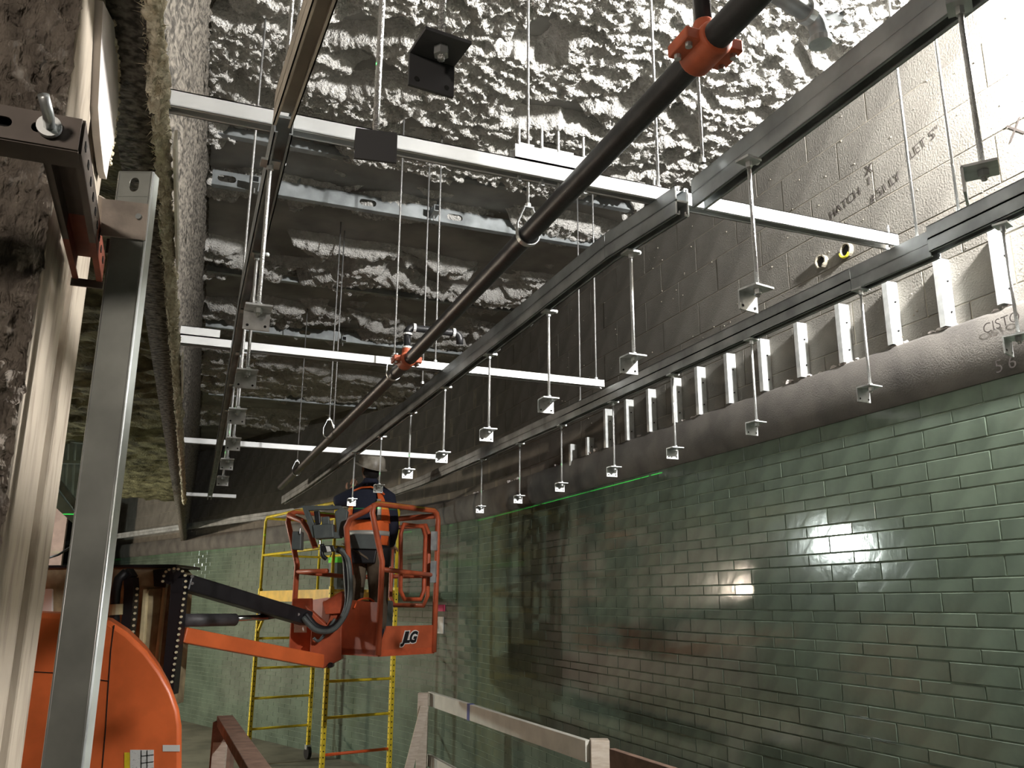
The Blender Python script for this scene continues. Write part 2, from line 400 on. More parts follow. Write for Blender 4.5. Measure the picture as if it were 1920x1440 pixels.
# marker writing on the wall
def text(body, s, z, size, rot, parent, m='marker', off=-0.0275, shear=0.0, tilt=0.0):
    cu = bpy.data.curves.new('marker_writing', 'FONT'); cu.body = body; cu.size = size; cu.shear = shear; cu.align_x = 'CENTER'; cu.align_y = 'CENTER'; cu.extrude = 0.0004; cu.offset = -size*.010
    o = bpy.data.objects.new('marker_writing', cu)
    me_o = bpy.data.objects.new('tmp', cu); COL.objects.link(me_o)
    dg = bpy.context.evaluated_depsgraph_get(); me = bpy.data.meshes.new_from_object(me_o.evaluated_get(dg)); bpy.data.objects.remove(me_o)
    me.materials.clear(); me.materials.append(M_[m]); me.name = 'marker_writing'
    o = bpy.data.objects.new('marker_writing', me); COL.objects.link(o); o.parent = parent
    # text x axis runs towards the viewer's right = -y along the wall; text normal = -x
    B = Matrix((( 0, 0, -1), (-1, 0, 0), (0, 1, 0))).to_4x4()
    o.matrix_local = Matrix.Translation(PP(s, off, z)-parent.location) @ B @ Matrix.Rotation(rot, 4, 'Z')
    return o
def wpt(u, v): q = at(u, v, x=XW+.03); return q.y, q.z
for body, (u, v), sz, r_ in (('HATCH', (1585, 382), .062, .20), ('# 51 LY', (1660, 352), .058, .22), ('LET 5"', (1733, 268), .062, .25), ('X', (1905, 245), .11, .1), ('X', (1630, 318), .07, .0), ('I', (1630, 340), .06, .0)):
    s, zz = wpt(u, v); text(body, s, zz, sz, r_, wall_right)
for body, (u, v), sz in (('CISTO', (1885, 607), .055), ('5 6', (1893, 685), .07)):
    q = at(u, v, x=XW-.02); text(body, q.y, q.z, sz, .05, wall_right, off=0.0415)

# short zinc studs fixed to the block wall above the ledge
k = 0
names = ['nearest', 'second', 'third', 'fourth', 'fifth', 'sixth', 'seventh', 'eighth', 'ninth', 'tenth', 'eleventh', 'twelfth', 'thirteenth', 'fourteenth', 'fifteenth', 'sixteenth']
for yy, z0, z1 in ((2.135, 1.075, 1.385), (2.395, 1.067, 1.352), (2.668, 1.07, 1.352), (2.96, 1.067, 1.347), (3.25, 1.07, 1.346), (3.54, 1.067, 1.346), (3.84, 1.066, 1.35), (4.134, 1.062, 1.348), (4.396, 1.066, 1.346), (4.70, 1.064, 1.345), (4.995, 1.06, 1.34), (5.302, 1.06, 1.338), (5.596, 1.055, 1.186), (5.885, 0.995, 1.184)):
    t = thing('wall_stud', PP(yy, 0.02, z0), '%s bright zinc stud standing on the wall ledge, counted from the right edge' % names[k], 'wall stud', 'short zinc studs along the ledge')
    m = MB(); w, dp = .028, .056
    x0 = XW+.03
    m.box((x0-dp, yy, (z0+z1)/2), (.0025, w, z1-z0))
    m.build('face', 'stud_wall', t)
    for sg in (-1, 1):
        m = MB(); m.box((x0-dp/2, yy+sg*w/2, (z0+z1)/2), (dp, .0025, z1-z0)); m.build('flange', 'stud_wall', t)
    for q in range(2):
        if z0+.06+.13*q < z1-.02: MB().tube([(x0-dp*.4, yy-w/2-.001, z0+.06+.13*q), (x0-dp*.4, yy-w/2-.007, z0+.06+.13*q)], .004, 6).build('screw', 'hole', t)
    k += 1

# two cut pipe sleeves in the block wall
for (u, v, yel) in ((1529, 489, False), (1575, 467, True)):
    c = at(u, v, x=XW-.02); t = thing('pipe_sleeve', (XW+.03, c.y, c.z-.03), 'cut pipe sleeve %s' % ('with a yellow rim just under the strut end' if yel else 'with a ragged pale rim left of the yellow one'), 'pipe sleeve', 'cut pipe sleeves in the block wall')
    m = MB(); n = 16; vs = []; fs = []
    for q in range(n):
        g = 2*math.pi*q/n; j = random.uniform(-.006, .006) if not yel else 0
        for (r, x) in ((.034, XW+.04), (.034, XW+.006+j), (.028, XW+.006+j), (.028, XW+.04)):
            vs.append((x, c.y+r*math.cos(g), c.z+r*math.sin(g)))
    for q in range(n):
        for e in range(4): fs.append((4*q+e, 4*q+(e+1) % 4, 4*((q+1) % n)+(e+1) % 4, 4*((q+1) % n)+e))
    m.add(vs, fs).build('sleeve', 'pvc', t)
    MB().tube([(XW+.028, c.y, c.z), (XW+.02, c.y, c.z)], .0285, 14).build('opening', 'hole', t)
    if yel: MB().tube(arc((XW+.008, c.y+.004, c.z-.004), .030, 0.1, 2.6, 8, (0, 1, 0), (0, 0, -1)), .006, 6).build('yellow_rim', 'pvc_y', t)

# ------------------------------------------------------------------ ceiling deck + sprayed insulation
XL = -0.22
ceil = MB(); cs = [0.3+0.3*i for i in range(80)]
vs = []; fs = []
for s in cs:
    a = PP(s, -0.2, ZC); xl = min(XL+0.012*(a.y-3.3), a.x-.3) if a.y < 17 else a.x-3
    vs += [a, V((min(xl, a.x), a.y, ZC)), V((min(xl, a.x), a.y, ZC+.25)), a+V((0, 0, .25))]
for i in range(len(cs)-1):
    for e in range(4): fs.append((4*i+e, 4*i+(e+1) % 4, 4*i+4+(e+1) % 4, 4*i+4+e))
fs += [(0, 3, 2, 1), tuple(4*(len(cs)-1)+e for e in range(4))]
ceiling = tag(ceil.add(vs, fs).build('ceiling', 'deck'), 'dark ceiling deck under white sprayed insulation', kind='structure')

def band(y):   # how thickly the insulation was sprayed at depth y
    b = 0.0
    for c, w, a in ((4.62, .20, .75), (5.42, .30, 1.05), (6.92, .22, .9), (8.35, .28, .9), (11.2, .4, .9)):
        b += a*math.exp(-((y-c)/w)**2)
    return b
def sstep(a, b, t):
    t = max(0.0, min(1.0, (t-a)/(b-a))); return t*t*(3-2*t)
def fluff_h(x, y):
    q = V((x*1.7+1.7, y*3.9, 0.0))
    wq = V((noise.noise(q*.9), noise.noise(q*.9+V((9, 3, 1))), 0))*.9
    b = noise.fractal(q+wq, 1.0, 2.0, 4)
    near = max(0.0, min(1.0, (4.7-y)/1.0))
    c = sstep(-.20, .30, b+.08+.26*near-1.1*band(y))
    n1 = abs(noise.noise(V((x*8, y*11, 2.0))+wq)); n2 = abs(noise.noise(V((x*20, y*24, 4.0)))); n3 = abs(noise.noise(V((x*48, y*52, 5.0))))
    h = -.022+.11*c+(.3+.7*c)*(.075*(.35-n1)+.045*(.32-n2)+.026*(.3-n3))
    return h
def fluff_patch(name, x0, x1, y0, y1, dx, dy, far=False):
    nx = int((x1-x0)/dx); ny = int((y1-y0)/dy); vs = []; fs = []; hs = []
    for j in range(ny+1):
        y = y0+(y1-y0)*j/ny
        for i in range(nx+1):
            x = x0+(x1-x0)*i/nx; h = fluff_h(x, y); hs.append(h)
            vs.append((x+noise.noise(V((x*30, y*30, 7)))*.010, y+noise.noise(V((x*30, y*30, 17)))*.010, ZC-max(h, -.02)))
    for j in range(ny):
        for i in range(nx):
            a = j*(nx+1)+i
            if max(hs[a], hs[a+1], hs[a+nx+1], hs[a+nx+2]) > -0.004: fs.append((a, a+nx+1, a+nx+2, a+1))
    m = MB(); m.v = [V(p) for p in vs]; m.f = fs
    o = m.build(name, 'fluff', ceiling, smooth=True); o['kind'] = 'stuff'; return o
fluff_patch('sprayed_insulation', -.07, 2.78, 1.8, 5.2, .0085, .0085)
fluff_patch('sprayed_insulation', -.03, 2.78, 5.2, 8.2, .014, .014)
fluff_patch('sprayed_insulation', .06, 2.6, 8.2, 12.5, .025, .025)

# ------------------------------------------------------------------ downstand beam with coarse fireproofing, ragged edge, left soffit
ZS = 1.0; ZL = 1.5
def edge_x(y): return -.128+.021*(y-1.4)
def top_x(y): return -.075+.026*(y-3.3)
ys = [0.3+.02*i for i in range(0, 300)]+[6.3+.08*i for i in range(150)]
m = MB(); nz = 46; vs = []; fs = []
for y in ys:
    for k in range(nz+1):
        f = k/nz; z = ZS+(ZC-ZS)*f; x = edge_x(y)*(1-f)+top_x(y)*f
        d = .016*noise.turbulence(V((y*26, z*26, 3)), 2, False)+.010*noise.noise(V((y*60, z*60, 1)))
        if f > .96: d += .012
        vs.append((x+d, y, z))
n = nz+1
for j in range(len(ys)-1):
    for k in range(nz):
        a = j*n+k; fs.append((a, a+n, a+n+1, a+1))
b0 = len(vs)
vs += [(edge_x(.3)-.09, .3, ZS), (edge_x(.3)-.09, .3, ZC), (edge_x(ys[-1])-.09, ys[-1], ZS), (edge_x(ys[-1])-.09, ys[-1], ZC)]
fs += [(b0, b0+1, b0+3, b0+2), (b0, b0+2, (len(ys)-1)*n, 0)]
beam = m.add(vs, fs).build('trim_1', 'fireproof', None, smooth=True)
tag(beam, 'downstand beam coated in coarse grey fireproofing', kind='structure')
# ragged fibre edge under the beam
m = MB(); k = 0; y = .9
ring = 14; vs = []; fs = []; rows = 0
while y < 9.5:
    r = .020+.012*noise.noise(V((y*7, 0, 0)))+.006*noise.noise(V((y*30, 4, 0)))
    r = max(r, .009)
    for q in range(ring):
        g = 2*math.pi*q/ring; rr = r*(1+.75*noise.noise(V((y*42, math.cos(g)*2.2, math.sin(g)*2.2)))+.55*noise.noise(V((y*130, math.cos(g)*5, math.sin(g)*5))))
        vs.append((edge_x(y)+.006+rr*.75*math.cos(g), y, ZS-.004+rr*1.25*math.sin(g)))
    rows += 1; y += .004*(1+y*.25)
for j in range(rows-1):
    for q in range(ring): fs.append((j*ring+q, (j+1)*ring+q, (j+1)*ring+(q+1) % ring, j*ring+(q+1) % ring))
m.add(vs, fs)
for k in range(3200):   # loose fibres
    y = .95+abs(random.gauss(0, 2.2)); L = random.uniform(.005, .020)
    p = V((edge_x(y)+random.uniform(-.014, .020), y, ZS-.012+random.uniform(-.016, .02))); d = V((random.gauss(0, 1), random.gauss(0, 1), random.gauss(-.35, .8))).normalized()
    sd = d.orthogonal().normalized()*.0013; m.add([p-sd, p+sd, p+d*L], [(0, 1, 2)])
    m.add([p-d.cross(sd), p+d.cross(sd), p+d*L], [(0, 1, 2)])
o = m.build('ragged_fibre_edge', 'fibre', beam, smooth=True); o['kind'] = 'stuff'
m = MB()
for (ya, yb, h) in ((1.86, 2.62, .046), (3.7, 4.4, .04)):
    a, b = V((edge_x(ya)+.034, ya, ZS-.010)), V((edge_x(yb)+.030, yb, ZS-.012)); MB().bar(a, b, .006, h).build('insulation_board', 'board', beam)

m = MB(); vs = []; fs = []; nx = 96; ny = 240
for j in range(ny+1):
    y = .3+j*(14.2-.3)/ny
    for i in range(nx+1):
        x = edge_x(y)-.01-i*.055
        h = .05*noise.fractal(V((x*2.2, y*4.5, 4)), 1., 2., 3)+.03*noise.turbulence(V((x*12, y*16, 3)), 2, False) if y > 4 else .008*noise.noise(V((x*8, y*8, 2)))
        vs.append((x, y, ZL+.015-h))
for j in range(ny):
    for i in range(nx): a = j*(nx+1)+i; fs.append((a, a+1, a+nx+2, a+nx+1))
soff = m.add(vs, fs).build('ceiling_left', 'fluff_left', None, smooth=True); tag(soff, 'low soffit of the left bay with olive sprayed insulation', kind='structure')
m = MB(); m.box((-2.9, 7.3, ZL+.16), (5.4, 13.9, .18)); m.build('soffit_slab', 'deck', soff)

# ------------------------------------------------------------------ strut rails
SH = .0413
def rail(name, pts, label, matn='galv_dull', group='hanging strut rails', w=SH, h=SH):
    # pts: bottom centre line; two back-to-back channels stacked
    t = thing(name, pts[0], label, 'strut rail', group)
    lo = MB(); hi = MB()
    for a, b in zip(pts[:-1], pts[1:]):
        a = V(a); b = V(b)
        lo.channel(a+V((0, 0, h)), b+V((0, 0, h)), w, h, (0, 0, -1))
        hi.channel(a+V((0, 0, h+.0005)), b+V((0, 0, h+.0005)), w, h, (0, 0, 1))
    lo.build('lower_channel', matn, t); hi.build('upper_channel', matn, t)
    return t
ZB = 1.0305
rail('strut_rail', [(2.066, .85, ZB+.012), (2.066, 1.803, ZB+.008)], 'near end length of the strut rail closest to the block wall')
rail('strut_rail', [(2.074, 1.805, ZB-.004), (2.070, 2.135, ZB-.002)], 'short spliced length of the wall-side strut rail by the cross strut end')
rail('strut_rail', [PP(s, .70 if s < 4.5 else .70+.012*(s-4.5), ZB-.002) for s in [2.137, 3.0, 4.5, 6.0, 7.5, 8.5, 9.5, 10.5, 12, 14, 16, 18, 20]], 'long strut rail running along the wall and bending left at the far end')
_e = at(1299, 390, z=ZB+.016); rail('strut_rail', [(1.245, .45, ZB+.022), (_e.x+.019, _e.y, ZB+.016)], 'near length of the middle strut rail at the upper right')
_h = at(1279, 404, z=ZB); rail('strut_rail', [(_h.x, _h.y, ZB), (1.172, 2.2, ZB), (1.165, 4.0, ZB), (1.150, 6.0, ZB), (1.11, 8.2, ZB), (1.05, 9.6, ZB)], 'long middle strut rail with its open H end showing')
hend = [o for o in bpy.data.objects if o.get('label') == 'long middle strut rail with its open H end showing'][0]
m = MB(); hx, hy = _h.x, _h.y-.001
for sg in (-1, 1):
    m.box((hx+sg*(SH/2-.002), hy, ZB+SH), (.004, .004, 2*SH))
    for zz in (ZB+.002, ZB+2*SH-.002): m.box((hx+sg*(SH/2-.006), hy, zz), (.010, .004, .004))
    for zz in (ZB+.006, ZB+2*SH-.006): m.box((hx+sg*(SH/2-.011), hy, zz), (.003, .004, .010))
m.box((hx, hy, ZB+SH), (SH, .004, .005)); m.build('cut_end', 'zinc_white', hend)
rail('strut_rail', [(.190, .62, ZB), (.135, 1.79, ZB)], 'tan near length of the left strut rail above the cross strut', 'tan_strut')
rail('strut_rail', [(.140, 1.80, ZB-.01), (.150, 3.0, ZB-.01), (.195, 5.0, ZB-.01), (.25, 7.5, ZB-.01), (.285, 9.4, ZB-.01)], 'dark left strut rail running away beside the downstand beam')

# cross struts resting on the rails
ZT = ZB+2*SH+.002
def cross(y, x0, x1, label, dz=0.0, dy=0.0):
    t = thing('cross_strut', (x0, y, ZT), label, 'cross strut', 'white cross struts over the rails')
    MB().channel((x0, y, ZT+SH+dz), (x1, y+dy, ZT+SH+dz), SH, SH, (0, 0, -1)).build('channel', 'zinc_white', t)
    return t
c1 = cross(1.955, -.16, 2.07, 'nearest bright cross strut running the full width to the wall rail')
sp0, sp1 = at(966, 290, y=1.935).x, at(1100, 320, y=1.935).x+.03
MB().channel((sp0, 1.955, ZT+SH+.001), (sp1, 1.955, ZT+SH+.001), SH, SH, (0, 0, 1)).build('splice_channel', 'zinc_white', c1)
for u in (973, 1016, 1047, 1094):
    x = at(u, 290, y=1.955).x
    b = MB(); b.tube([(x, 1.955, ZT-.02), (x, 1.955, ZT+2*SH+.075)], .0042, 6); b.build('bolt', 'rod', c1)
    MB().box((x+.014, 1.955, ZT+2*SH+.004), (.045, .042, .006)).build('washer', 'zinc_white', c1)
    MB().tube([(x, 1.955, ZT-.018), (x, 1.955, ZT-.006)], .009, 6).build('nut', 'galv', c1)
for x in (at(1667, 450, y=1.955).x, at(1227, 365, y=1.955).x):
    MB().tube([(x, 1.955, ZT), (x, 1.955, ZT+SH+.035)], .0042, 6).build('bolt', 'rod', c1)
c2 = cross(3.965, -.14, 2.045, 'second cross strut behind the orange pipe tee')
MB().channel((-.13, 3.965, ZT+SH+.001), (.10, 3.965, ZT+SH+.001), SH, SH, (0, 0, 1)).build('splice_channel', 'zinc_white', c2)
cross(6.58, -.08, 1.97, 'third cross strut above the worker helmet')
c4 = cross(10.0, -.02, .58, 'farthest short cross strut low beside the downstand beam')

# ------------------------------------------------------------------ rod hangers with angle clips
def hanger_proto(name, L, matn='clip'):
    t = bpy.data.objects.new(name, None); COL.objects.link(t)
    MB().tube([(0, 0, -.02), (0, 0, L)], .0048, 8).build('rod', 'rod', t, smooth=True)
    w, dp, hh, th = .060, .054, .046, .0045
    MB().box((0, .004, 0), (w, dp, th)).build('top_plate', matn, t)
    lg = MB(); lg.slotted((-w/2, .030, -hh), (1, 0, 0), (0, 0, 1), w, hh, [.014, w-.014], .0065, .0064, th) if False else lg.box((0, .030, -hh/2), (w, th, hh))
    lo = lg.build('vertical_leg', matn, t)
    h = MB()
    for sx in (-.02, .02): h.tube([(sx, .0272, -.036), (sx, .0268, -.036)], .0034, 8)
    h.build('bolt_hole', 'hole', lo)
    MB().tube([(0, 0, -.014), (0, 0, -.0023)], .0095, 6).build('nut', 'galv', t)
    MB().tube([(0, 0, .0023), (0, 0, .011)], .0085, 6).build('upper_nut', 'galv', t)
    MB().box((0, 0, L-.004), (.046, .040, .006)).build('rail_clamp', 'galv', t); MB().tube([(0, 0, L-.022), (0, 0, L-.007)], .008, 6).build('clamp_nut', 'galv', t)
    MB().sphere((.030, 0, L+.001), .007, 8, 5).build('clamp_screw', 'zinc_white', t)
    return t
protos = {}
def hangers(row, spots, group, first_label):
    for i, (x, y, zp, rz, matn) in enumerate(spots):
        L = round(ZB-zp+.002, 3); key = (round(L, 2), matn)
        if key not in protos: o = protos[key] = hanger_proto('rod_hanger', L, matn)
        else: o = copy_tree(protos[key])
        o.location = (x, y, zp); o.rotation_euler = (0, 0, rz)
        tag(o, first_label[i], 'rod hanger', group)
ordn = ['first', 'second', 'third', 'fourth', 'fifth', 'sixth', 'seventh', 'eighth', 'ninth']
wsp = [(2.068, 1.57, .705, .35, 'clip'), (2.07, 2.116, .693, .12, 'clip'), (2.07, 2.717, .690, .10, 'clip'), (2.07, 3.31, .686, 0, 'clip'), (2.07, 3.90, .683, 0, 'clip'), (2.07, 4.555, .682, 0, 'clip'), (2.065, 5.21, .682, 0, 'clip'), (2.05, 5.93, .685, 0, 'clip')]
hangers('wall', wsp, 'hangers under the wall-side rail', ['threaded rod and steel angle clip under the wall-side rail, %s from the right edge' % ordn[i] for i in range(8)])
msp = [(1.205, .935, .71, .65, 'clip'), (1.19, 1.527, .703, .2, 'clip'), (1.195, 2.115, .70, .05, 'clip'), (1.185, 2.71, .703, 0, 'clip'), (1.178, 3.325, .706, 0, 'clip'), (1.17, 3.955, .708, 0, 'clip'), (1.165, 4.6, .715, 0, 'clip'), (1.165, 5.34, .72, 0, 'clip'), (1.12, 5.98, .70, 0, 'clip')]
hangers('mid', msp, 'hangers under the middle rail', ['threaded rod and steel angle clip under the middle rail, %s from the top right' % ordn[i] for i in range(9)])
lsp = [(.246, .885, .66, .12, 'clip_shaded'), (.220, 1.14, .66, 3.0, 'clip_shaded'), (.128, 1.965, .66, 0, 'clip'), (.150, 2.56, .66, 0, 'clip'), (.162, 3.12, .66, 0, 'clip'), (.186, 3.70, .66, 0, 'clip'), (.195, 4.28, .66, 0, 'clip'), (.21, 4.9, .66, 0, 'clip')]
hangers('left', lsp, 'hangers under the left rail', ['large shade-coloured angle clip hanging at the top of the view', 'shade-coloured angle clip seen edge-on just above the nearest cross strut']+['angle clip and rod under the dark left rail, %s below the nearest cross strut' % ordn[i] for i in range(6)])

# ------------------------------------------------------------------ long rods from the ceiling
def crod(x, y, zb, label, r=.0045):
    t = thing('ceiling_rod', (x, y, zb), label, 'hanger rod', 'long threaded rods from the ceiling')
    MB().tube([(x, y, zb), (x, y, ZC+.02)], r, 8).build('rod', 'rod', t, smooth=True)
    MB().tube([(x, y, zb+.0), (x, y, zb+.012)], r*2, 6).build('nut', 'zinc_white', t)
q = at(1235, 366, y=1.955); crod(q.x, 1.955, ZT+SH, 'long ceiling rod at the nearest cross strut just left of the middle rail')
q = at(1317, 296, z=ZB+.1); crod(q.x, q.y, ZB+.085, 'ceiling rod ending on the near length of the middle rail')
q = at(1719, 437, x=2.07); crod(2.07, q.y, ZB+.075, 'bright ceiling rod landing on the wall-side rail beside the cross strut')
q = at(1796, 384, x=2.066); crod(2.066, q.y, ZB+.085, 'bright ceiling rod landing on the near wall-side rail behind the dark clip')
q = at(816, 690, y=3.965); crod(q.x, 3.965, ZT+SH, 'ceiling rod landing on the second cross strut left of the middle rail')
q = at(792, 720, z=ZT); crod(q.x, q.y, ZT, 'thin ceiling rod passing behind the second cross strut')
q = at(1118, 722, y=3.965); crod(q.x, 3.965, ZT+SH, 'thin ceiling rod at the wall end of the second cross strut')
q = at(1088, 748, x=2.08); crod(2.08, q.y, ZB+.085, 'thin ceiling rod landing on the long wall-side rail')
q = at(461, 569, z=ZB+.09); crod(q.x-.02, q.y, ZB+.09, 'ceiling rod running down left of the dark left rail')
q = at(625, 800, z=ZT); crod(q.x, q.y, ZT, 'dim far ceiling rod beside the third cross strut')
q = at(540, 100, z=ZB+.12); crod(q.x, q.y, ZB+.085, 'left of a pair of pale rods behind the tan rail')
q = at(553, 100, z=ZB+.12); crod(q.x+.005, q.y+.02, ZB+.085, 'right of a pair of pale rods behind the tan rail')

# ------------------------------------------------------------------ slotted channels under the ceiling
def ceil_channel(y, x0, x1, slots, label, hgt=.092, z0=2.36, matn='galv_dull', dy=0.0):
    t = thing('ceiling_channel', (x0, y, z0), label, 'steel channel', 'steel channels under the ceiling')
    ex = V((x1-x0, dy, 0)).normalized(); L = V((x1-x0, dy, 0)).length
    MB().slotted((x0, y, z0), ex, (0, 0, 1), L, hgt, slots, .105, .042, -.002).build('web', matn, t)
    for zz in (z0, z0+hgt): MB().obox(V((x0, y, zz))+ex*L/2+V((0, .022, 0)), ex*L, (0, .044, 0), (0, 0, .002)).build('flange', matn, t)
    for zz, nm in ((z0+hgt, 'hanger_strap'),):
        for f in (.18, .5, .82): MB().box((x0+(x1-x0)*f, y+dy*f+.006, (zz+ZC)/2), (.02, .004, ZC-zz+.03)).build(nm, matn, t)
    return t
yB = at(600, 378, z=2.36).y
ceil_channel(yB, -.0, 2.74, [at(u, v, y=yB).x for u, v in ((425, 341), (690, 381), (853, 404))], 'grey slotted channel crossing the ceiling with three open slots')
yD = at(640, 640, z=2.36).y
ceil_channel(yD, .07, 2.72, [at(u, v, y=yD).x+0 for u, v in ((432, 609), (557, 624), (671, 635), (832, 653))], 'farther dim slotted channel above the second cross strut')
yA = at(800, 325, z=2.39).y
ceil_channel(yA, -.0, 2.74, [], 'shallow plain ceiling channel just beyond the nearest cross strut', .045, 2.40)
yC = at(640, 545, z=2.39).y
ceil_channel(yC, .03, 2.72, [], 'shallow ceiling channel between the two slotted ones', .04, 2.41)
yE = at(520, 752, z=2.36).y
ceil_channel(yE, .2, 2.2, [.8, 1.2], 'far dim ceiling channel above the third cross strut', .08, 2.37)
q = at(1560, 22, z=2.40); ceil_channel(q.y, 1.5, 2.74, [2.3, 2.5], 'ceiling channel at the top edge behind the pipe elbow', .06, 2.40)
# beam clamps on the slotted channels
for (u, v, yy, nm) in ((477, 350, yB, 'left end of the slotted channel'), (812, 402, yB, 'middle of the slotted channel'), (1118, 450, yB, 'wall end of the slotted channel'), (642, 640, yD, 'far slotted channel')):
    q = at(u, v, y=yy-.02); t = thing('channel_clamp', q-V((0, 0, .05)), 'small dark strut clamp bolted to the %s' % nm, 'clamp', 'clamps on ceiling channels')
    MB().box(q+V((0, -.04, 0)), (.041, .12, .041)).build('body', 'galv_dull', t)
    MB().tube([q+V((0, -.02, -.05)), q+V((0, -.02, .07))], .005, 6).build('bolt', 'rod', t)
    MB().box(q+V((.0, -.102, 0)), (.030, .003, .030)).build('opening', 'hole', t)

# ------------------------------------------------------------------ black sprinkler pipe
ZP = 1.045
def ppt(u, v): return at(u, v, z=ZP)
p_near, p_mid, p_far = ppt(1330, 82), ppt(752, 690), ppt(560, 880)
dirp = (p_mid-p_near).normalized()
pp = thing('sprinkler_pipe', p_far-V((0, 0, .03)), 'long black sprinkler main with orange tees crossing under the struts', 'sprinkler pipe')
PR = .028
MB().tube([p_near-dirp*1.3, p_near, p_mid, p_far, p_far+(p_far-p_mid).normalized()*1.2], PR, 20).build('main_pipe', 'black_pipe', pp, smooth=True)
def tee(c, label, branch):
    d, s_, t_ = ortho(dirp)
    m = MB(); m.tube([c-d*.045, c-d*.04, c+d*.04, c+d*.045], [PR+.002, PR+.008, PR+.008, PR+.002], 20)
    m.tube([c, c+V((0, 0, .06))], [.026, .020], 16)
    for sg in (-1, 1): m.obox(c+s_*sg*(PR+.018), d*.07, s_*.034, t_*.026)
    o = smooth_auto(m.build('tee_fitting', 'orange_fit', pp, bevel=.003, label=label))
    for sg in (-1, 1):
        for e in (-1, 1): MB().tube([c+s_*sg*(PR+.022)+d*e*.02-t_*.022, c+s_*sg*(PR+.022)+d*e*.02+t_*.022], .007, 8).build('bolt', 'galv', o)
    br = MB(); pts = branch; br.tube(pts, .0165, 12); br.build('branch_pipe', 'black_pipe', pp, smooth=True)
tc1 = ppt(1322, 92); tc2 = ppt(762, 676)
h1 = 0.30
e2 = V((tc2.x, tc2.y, ZP+.155)); e2b = at(876, 622, y=tc2.y+.0)
e2b = V((at(866, 622, z=ZP+.155).x, e2.y, ZP+.155))
tee(tc2, 'far orange tee with an arm-over branch', [tc2+V((0, 0, .05)), tc2+V((0, 0, .13))]+arc(e2+V((.025, 0, -.025)), .025, math.pi, math.pi/2, 5, (1, 0, 0), (0, 0, 1))+[e2b-V((.03, 0, 0))]+arc(e2b+V((-.028, 0, -.028)), .028, math.pi/2, 0, 5, (1, 0, 0), (0, 0, 1))+[e2b+V((0, 0, -.05))])
elb = at(1535, 50, y=tc1.y+.10); zb1 = elb.z
e1 = V((tc1.x, tc1.y, zb1))
tee(tc1, 'near orange tee lit by the lamp above', [tc1+V((0, 0, .05)), V((tc1.x, tc1.y, zb1+.28))])
m = MB()
ea = at(1440, 0, y=elb.y-.1)
hz = V((1, .25, 0)).normalized()
zz = elb.z+.02; pE = V((elb.x, elb.y, zz)); st = pE-hz*.55
m.tube([st, pE-hz*.035]+[pE-hz*.035+hz*(.035*math.sin(g))+V((0, 0, -.035*(1-math.cos(g)))) for g in [.3, .6, .9, 1.2, 1.5]]+[pE+V((0, 0, -.06))], .021, 16)
m.build('branch_pipe', 'galv_dull', pp, smooth=True)
MB().tube([pE-hz*.05, pE-hz*.03], .027, 16).build('elbow_collar', 'galv', pp); MB().tube([pE+V((0, 0, -.052)), pE+V((0, 0, -.066))], .026, 16).build('elbow_collar', 'galv', pp)
for P, Q in ((e2+V((.03, 0, 0)), V((.006, 0, 0))), (e2b-V((.03, 0, 0)), V((.006, 0, 0))), (tc2+V((0, 0, .059)), V((0, 0, .004))), (tc2+V((0, 0, .122)), V((0, 0, .004)))): MB().tube([P-Q, P+Q], .022, 12).build('thread_collar', 'zinc_white', pp)
# clevis hangers for the pipe
for i, (u, v, lab) in enumerate(((990, 440, 'clevis hanger holding the black pipe at mid length'), (738, 700, 'clevis hanger holding the black pipe beside the far orange tee'), (616, 812, 'dim clevis ring holding the far end of the pipe'), (556, 884, 'farthest clevis ring on the black pipe'))):
    c = ppt(u, v); d, s_, t_ = ortho(dirp); R = PR+.006
    t = thing('clevis_hanger', c-V((0, 0, R)), lab, 'pipe hanger', 'clevis hangers on the black pipe')
    m = MB(); ring = []
    for q in range(13): g = math.pi*1.0*q/12+math.pi; ring.append(c+s_*(R*math.cos(g))+V((0, 0, R*math.sin(g))))
    pts = [c+s_*(-.012)+V((0, 0, R+.05)), c-s_*R+V((0, 0, .03))]+ring+[c+s_*R+V((0, 0, .03)), c+s_*.012+V((0, 0, R+.05))]
    m2 = MB()
    for a, b in zip(pts[:-1], pts[1:]): m2.bar(a, b, .018, .003, (b-a).cross(dirp))
    m2.build('strap', 'galv', t)
    MB().box(c+V((0, 0, R+.05)), (.03, .02, .004)).build('top_plate', 'galv', t)
    MB().tube([c+V((0, 0, R+.045)), V((c.x, c.y, ZC+.02))], .0045, 8).build('rod', 'rod', t, smooth=True)
    MB().tube([c+V((0, 0, R+.052)), c+V((0, 0, R+.064))], .009, 6).build('nut', 'zinc_white', t)

# ------------------------------------------------------------------ left column, board, bracket and steel stud
CX = -.20
colu = thing('fireproofed_column', (CX-.2, 1.48, ZF), 'rough brown fireproofed column with cream edges at the left', 'column', kind='structure')
def rough_panel(o, ex, ey, L, H, nL, nH, amp, nrm, seed, fray=0.0):
    m = MB(); vs = []; fs = []; o = V(o); ex = V(ex); ey = V(ey); nrm = V(nrm)
    for j in range(nH+1):
        for i in range(nL+1):
            p = o+ex*(L*i/nL)+ey*(H*j/nH)
            d = amp*(noise.turbulence(p*26+V((seed, 0, 0)), 3, False)-.3)+amp*.5*noise.noise(p*70)
            if fray and i == nL: p = p+ex*(fray*noise.noise(V((seed, 0, p.z*40)))+fray*.6*noise.noise(V((seed, 3, p.z*120))))
            vs.append(p+nrm*d)
    for j in range(nH):
        for i in range(nL): a = j*(nL+1)+i; fs.append((a, a+1, a+nL+2, a+nL+1))
    return m.add(vs, fs)
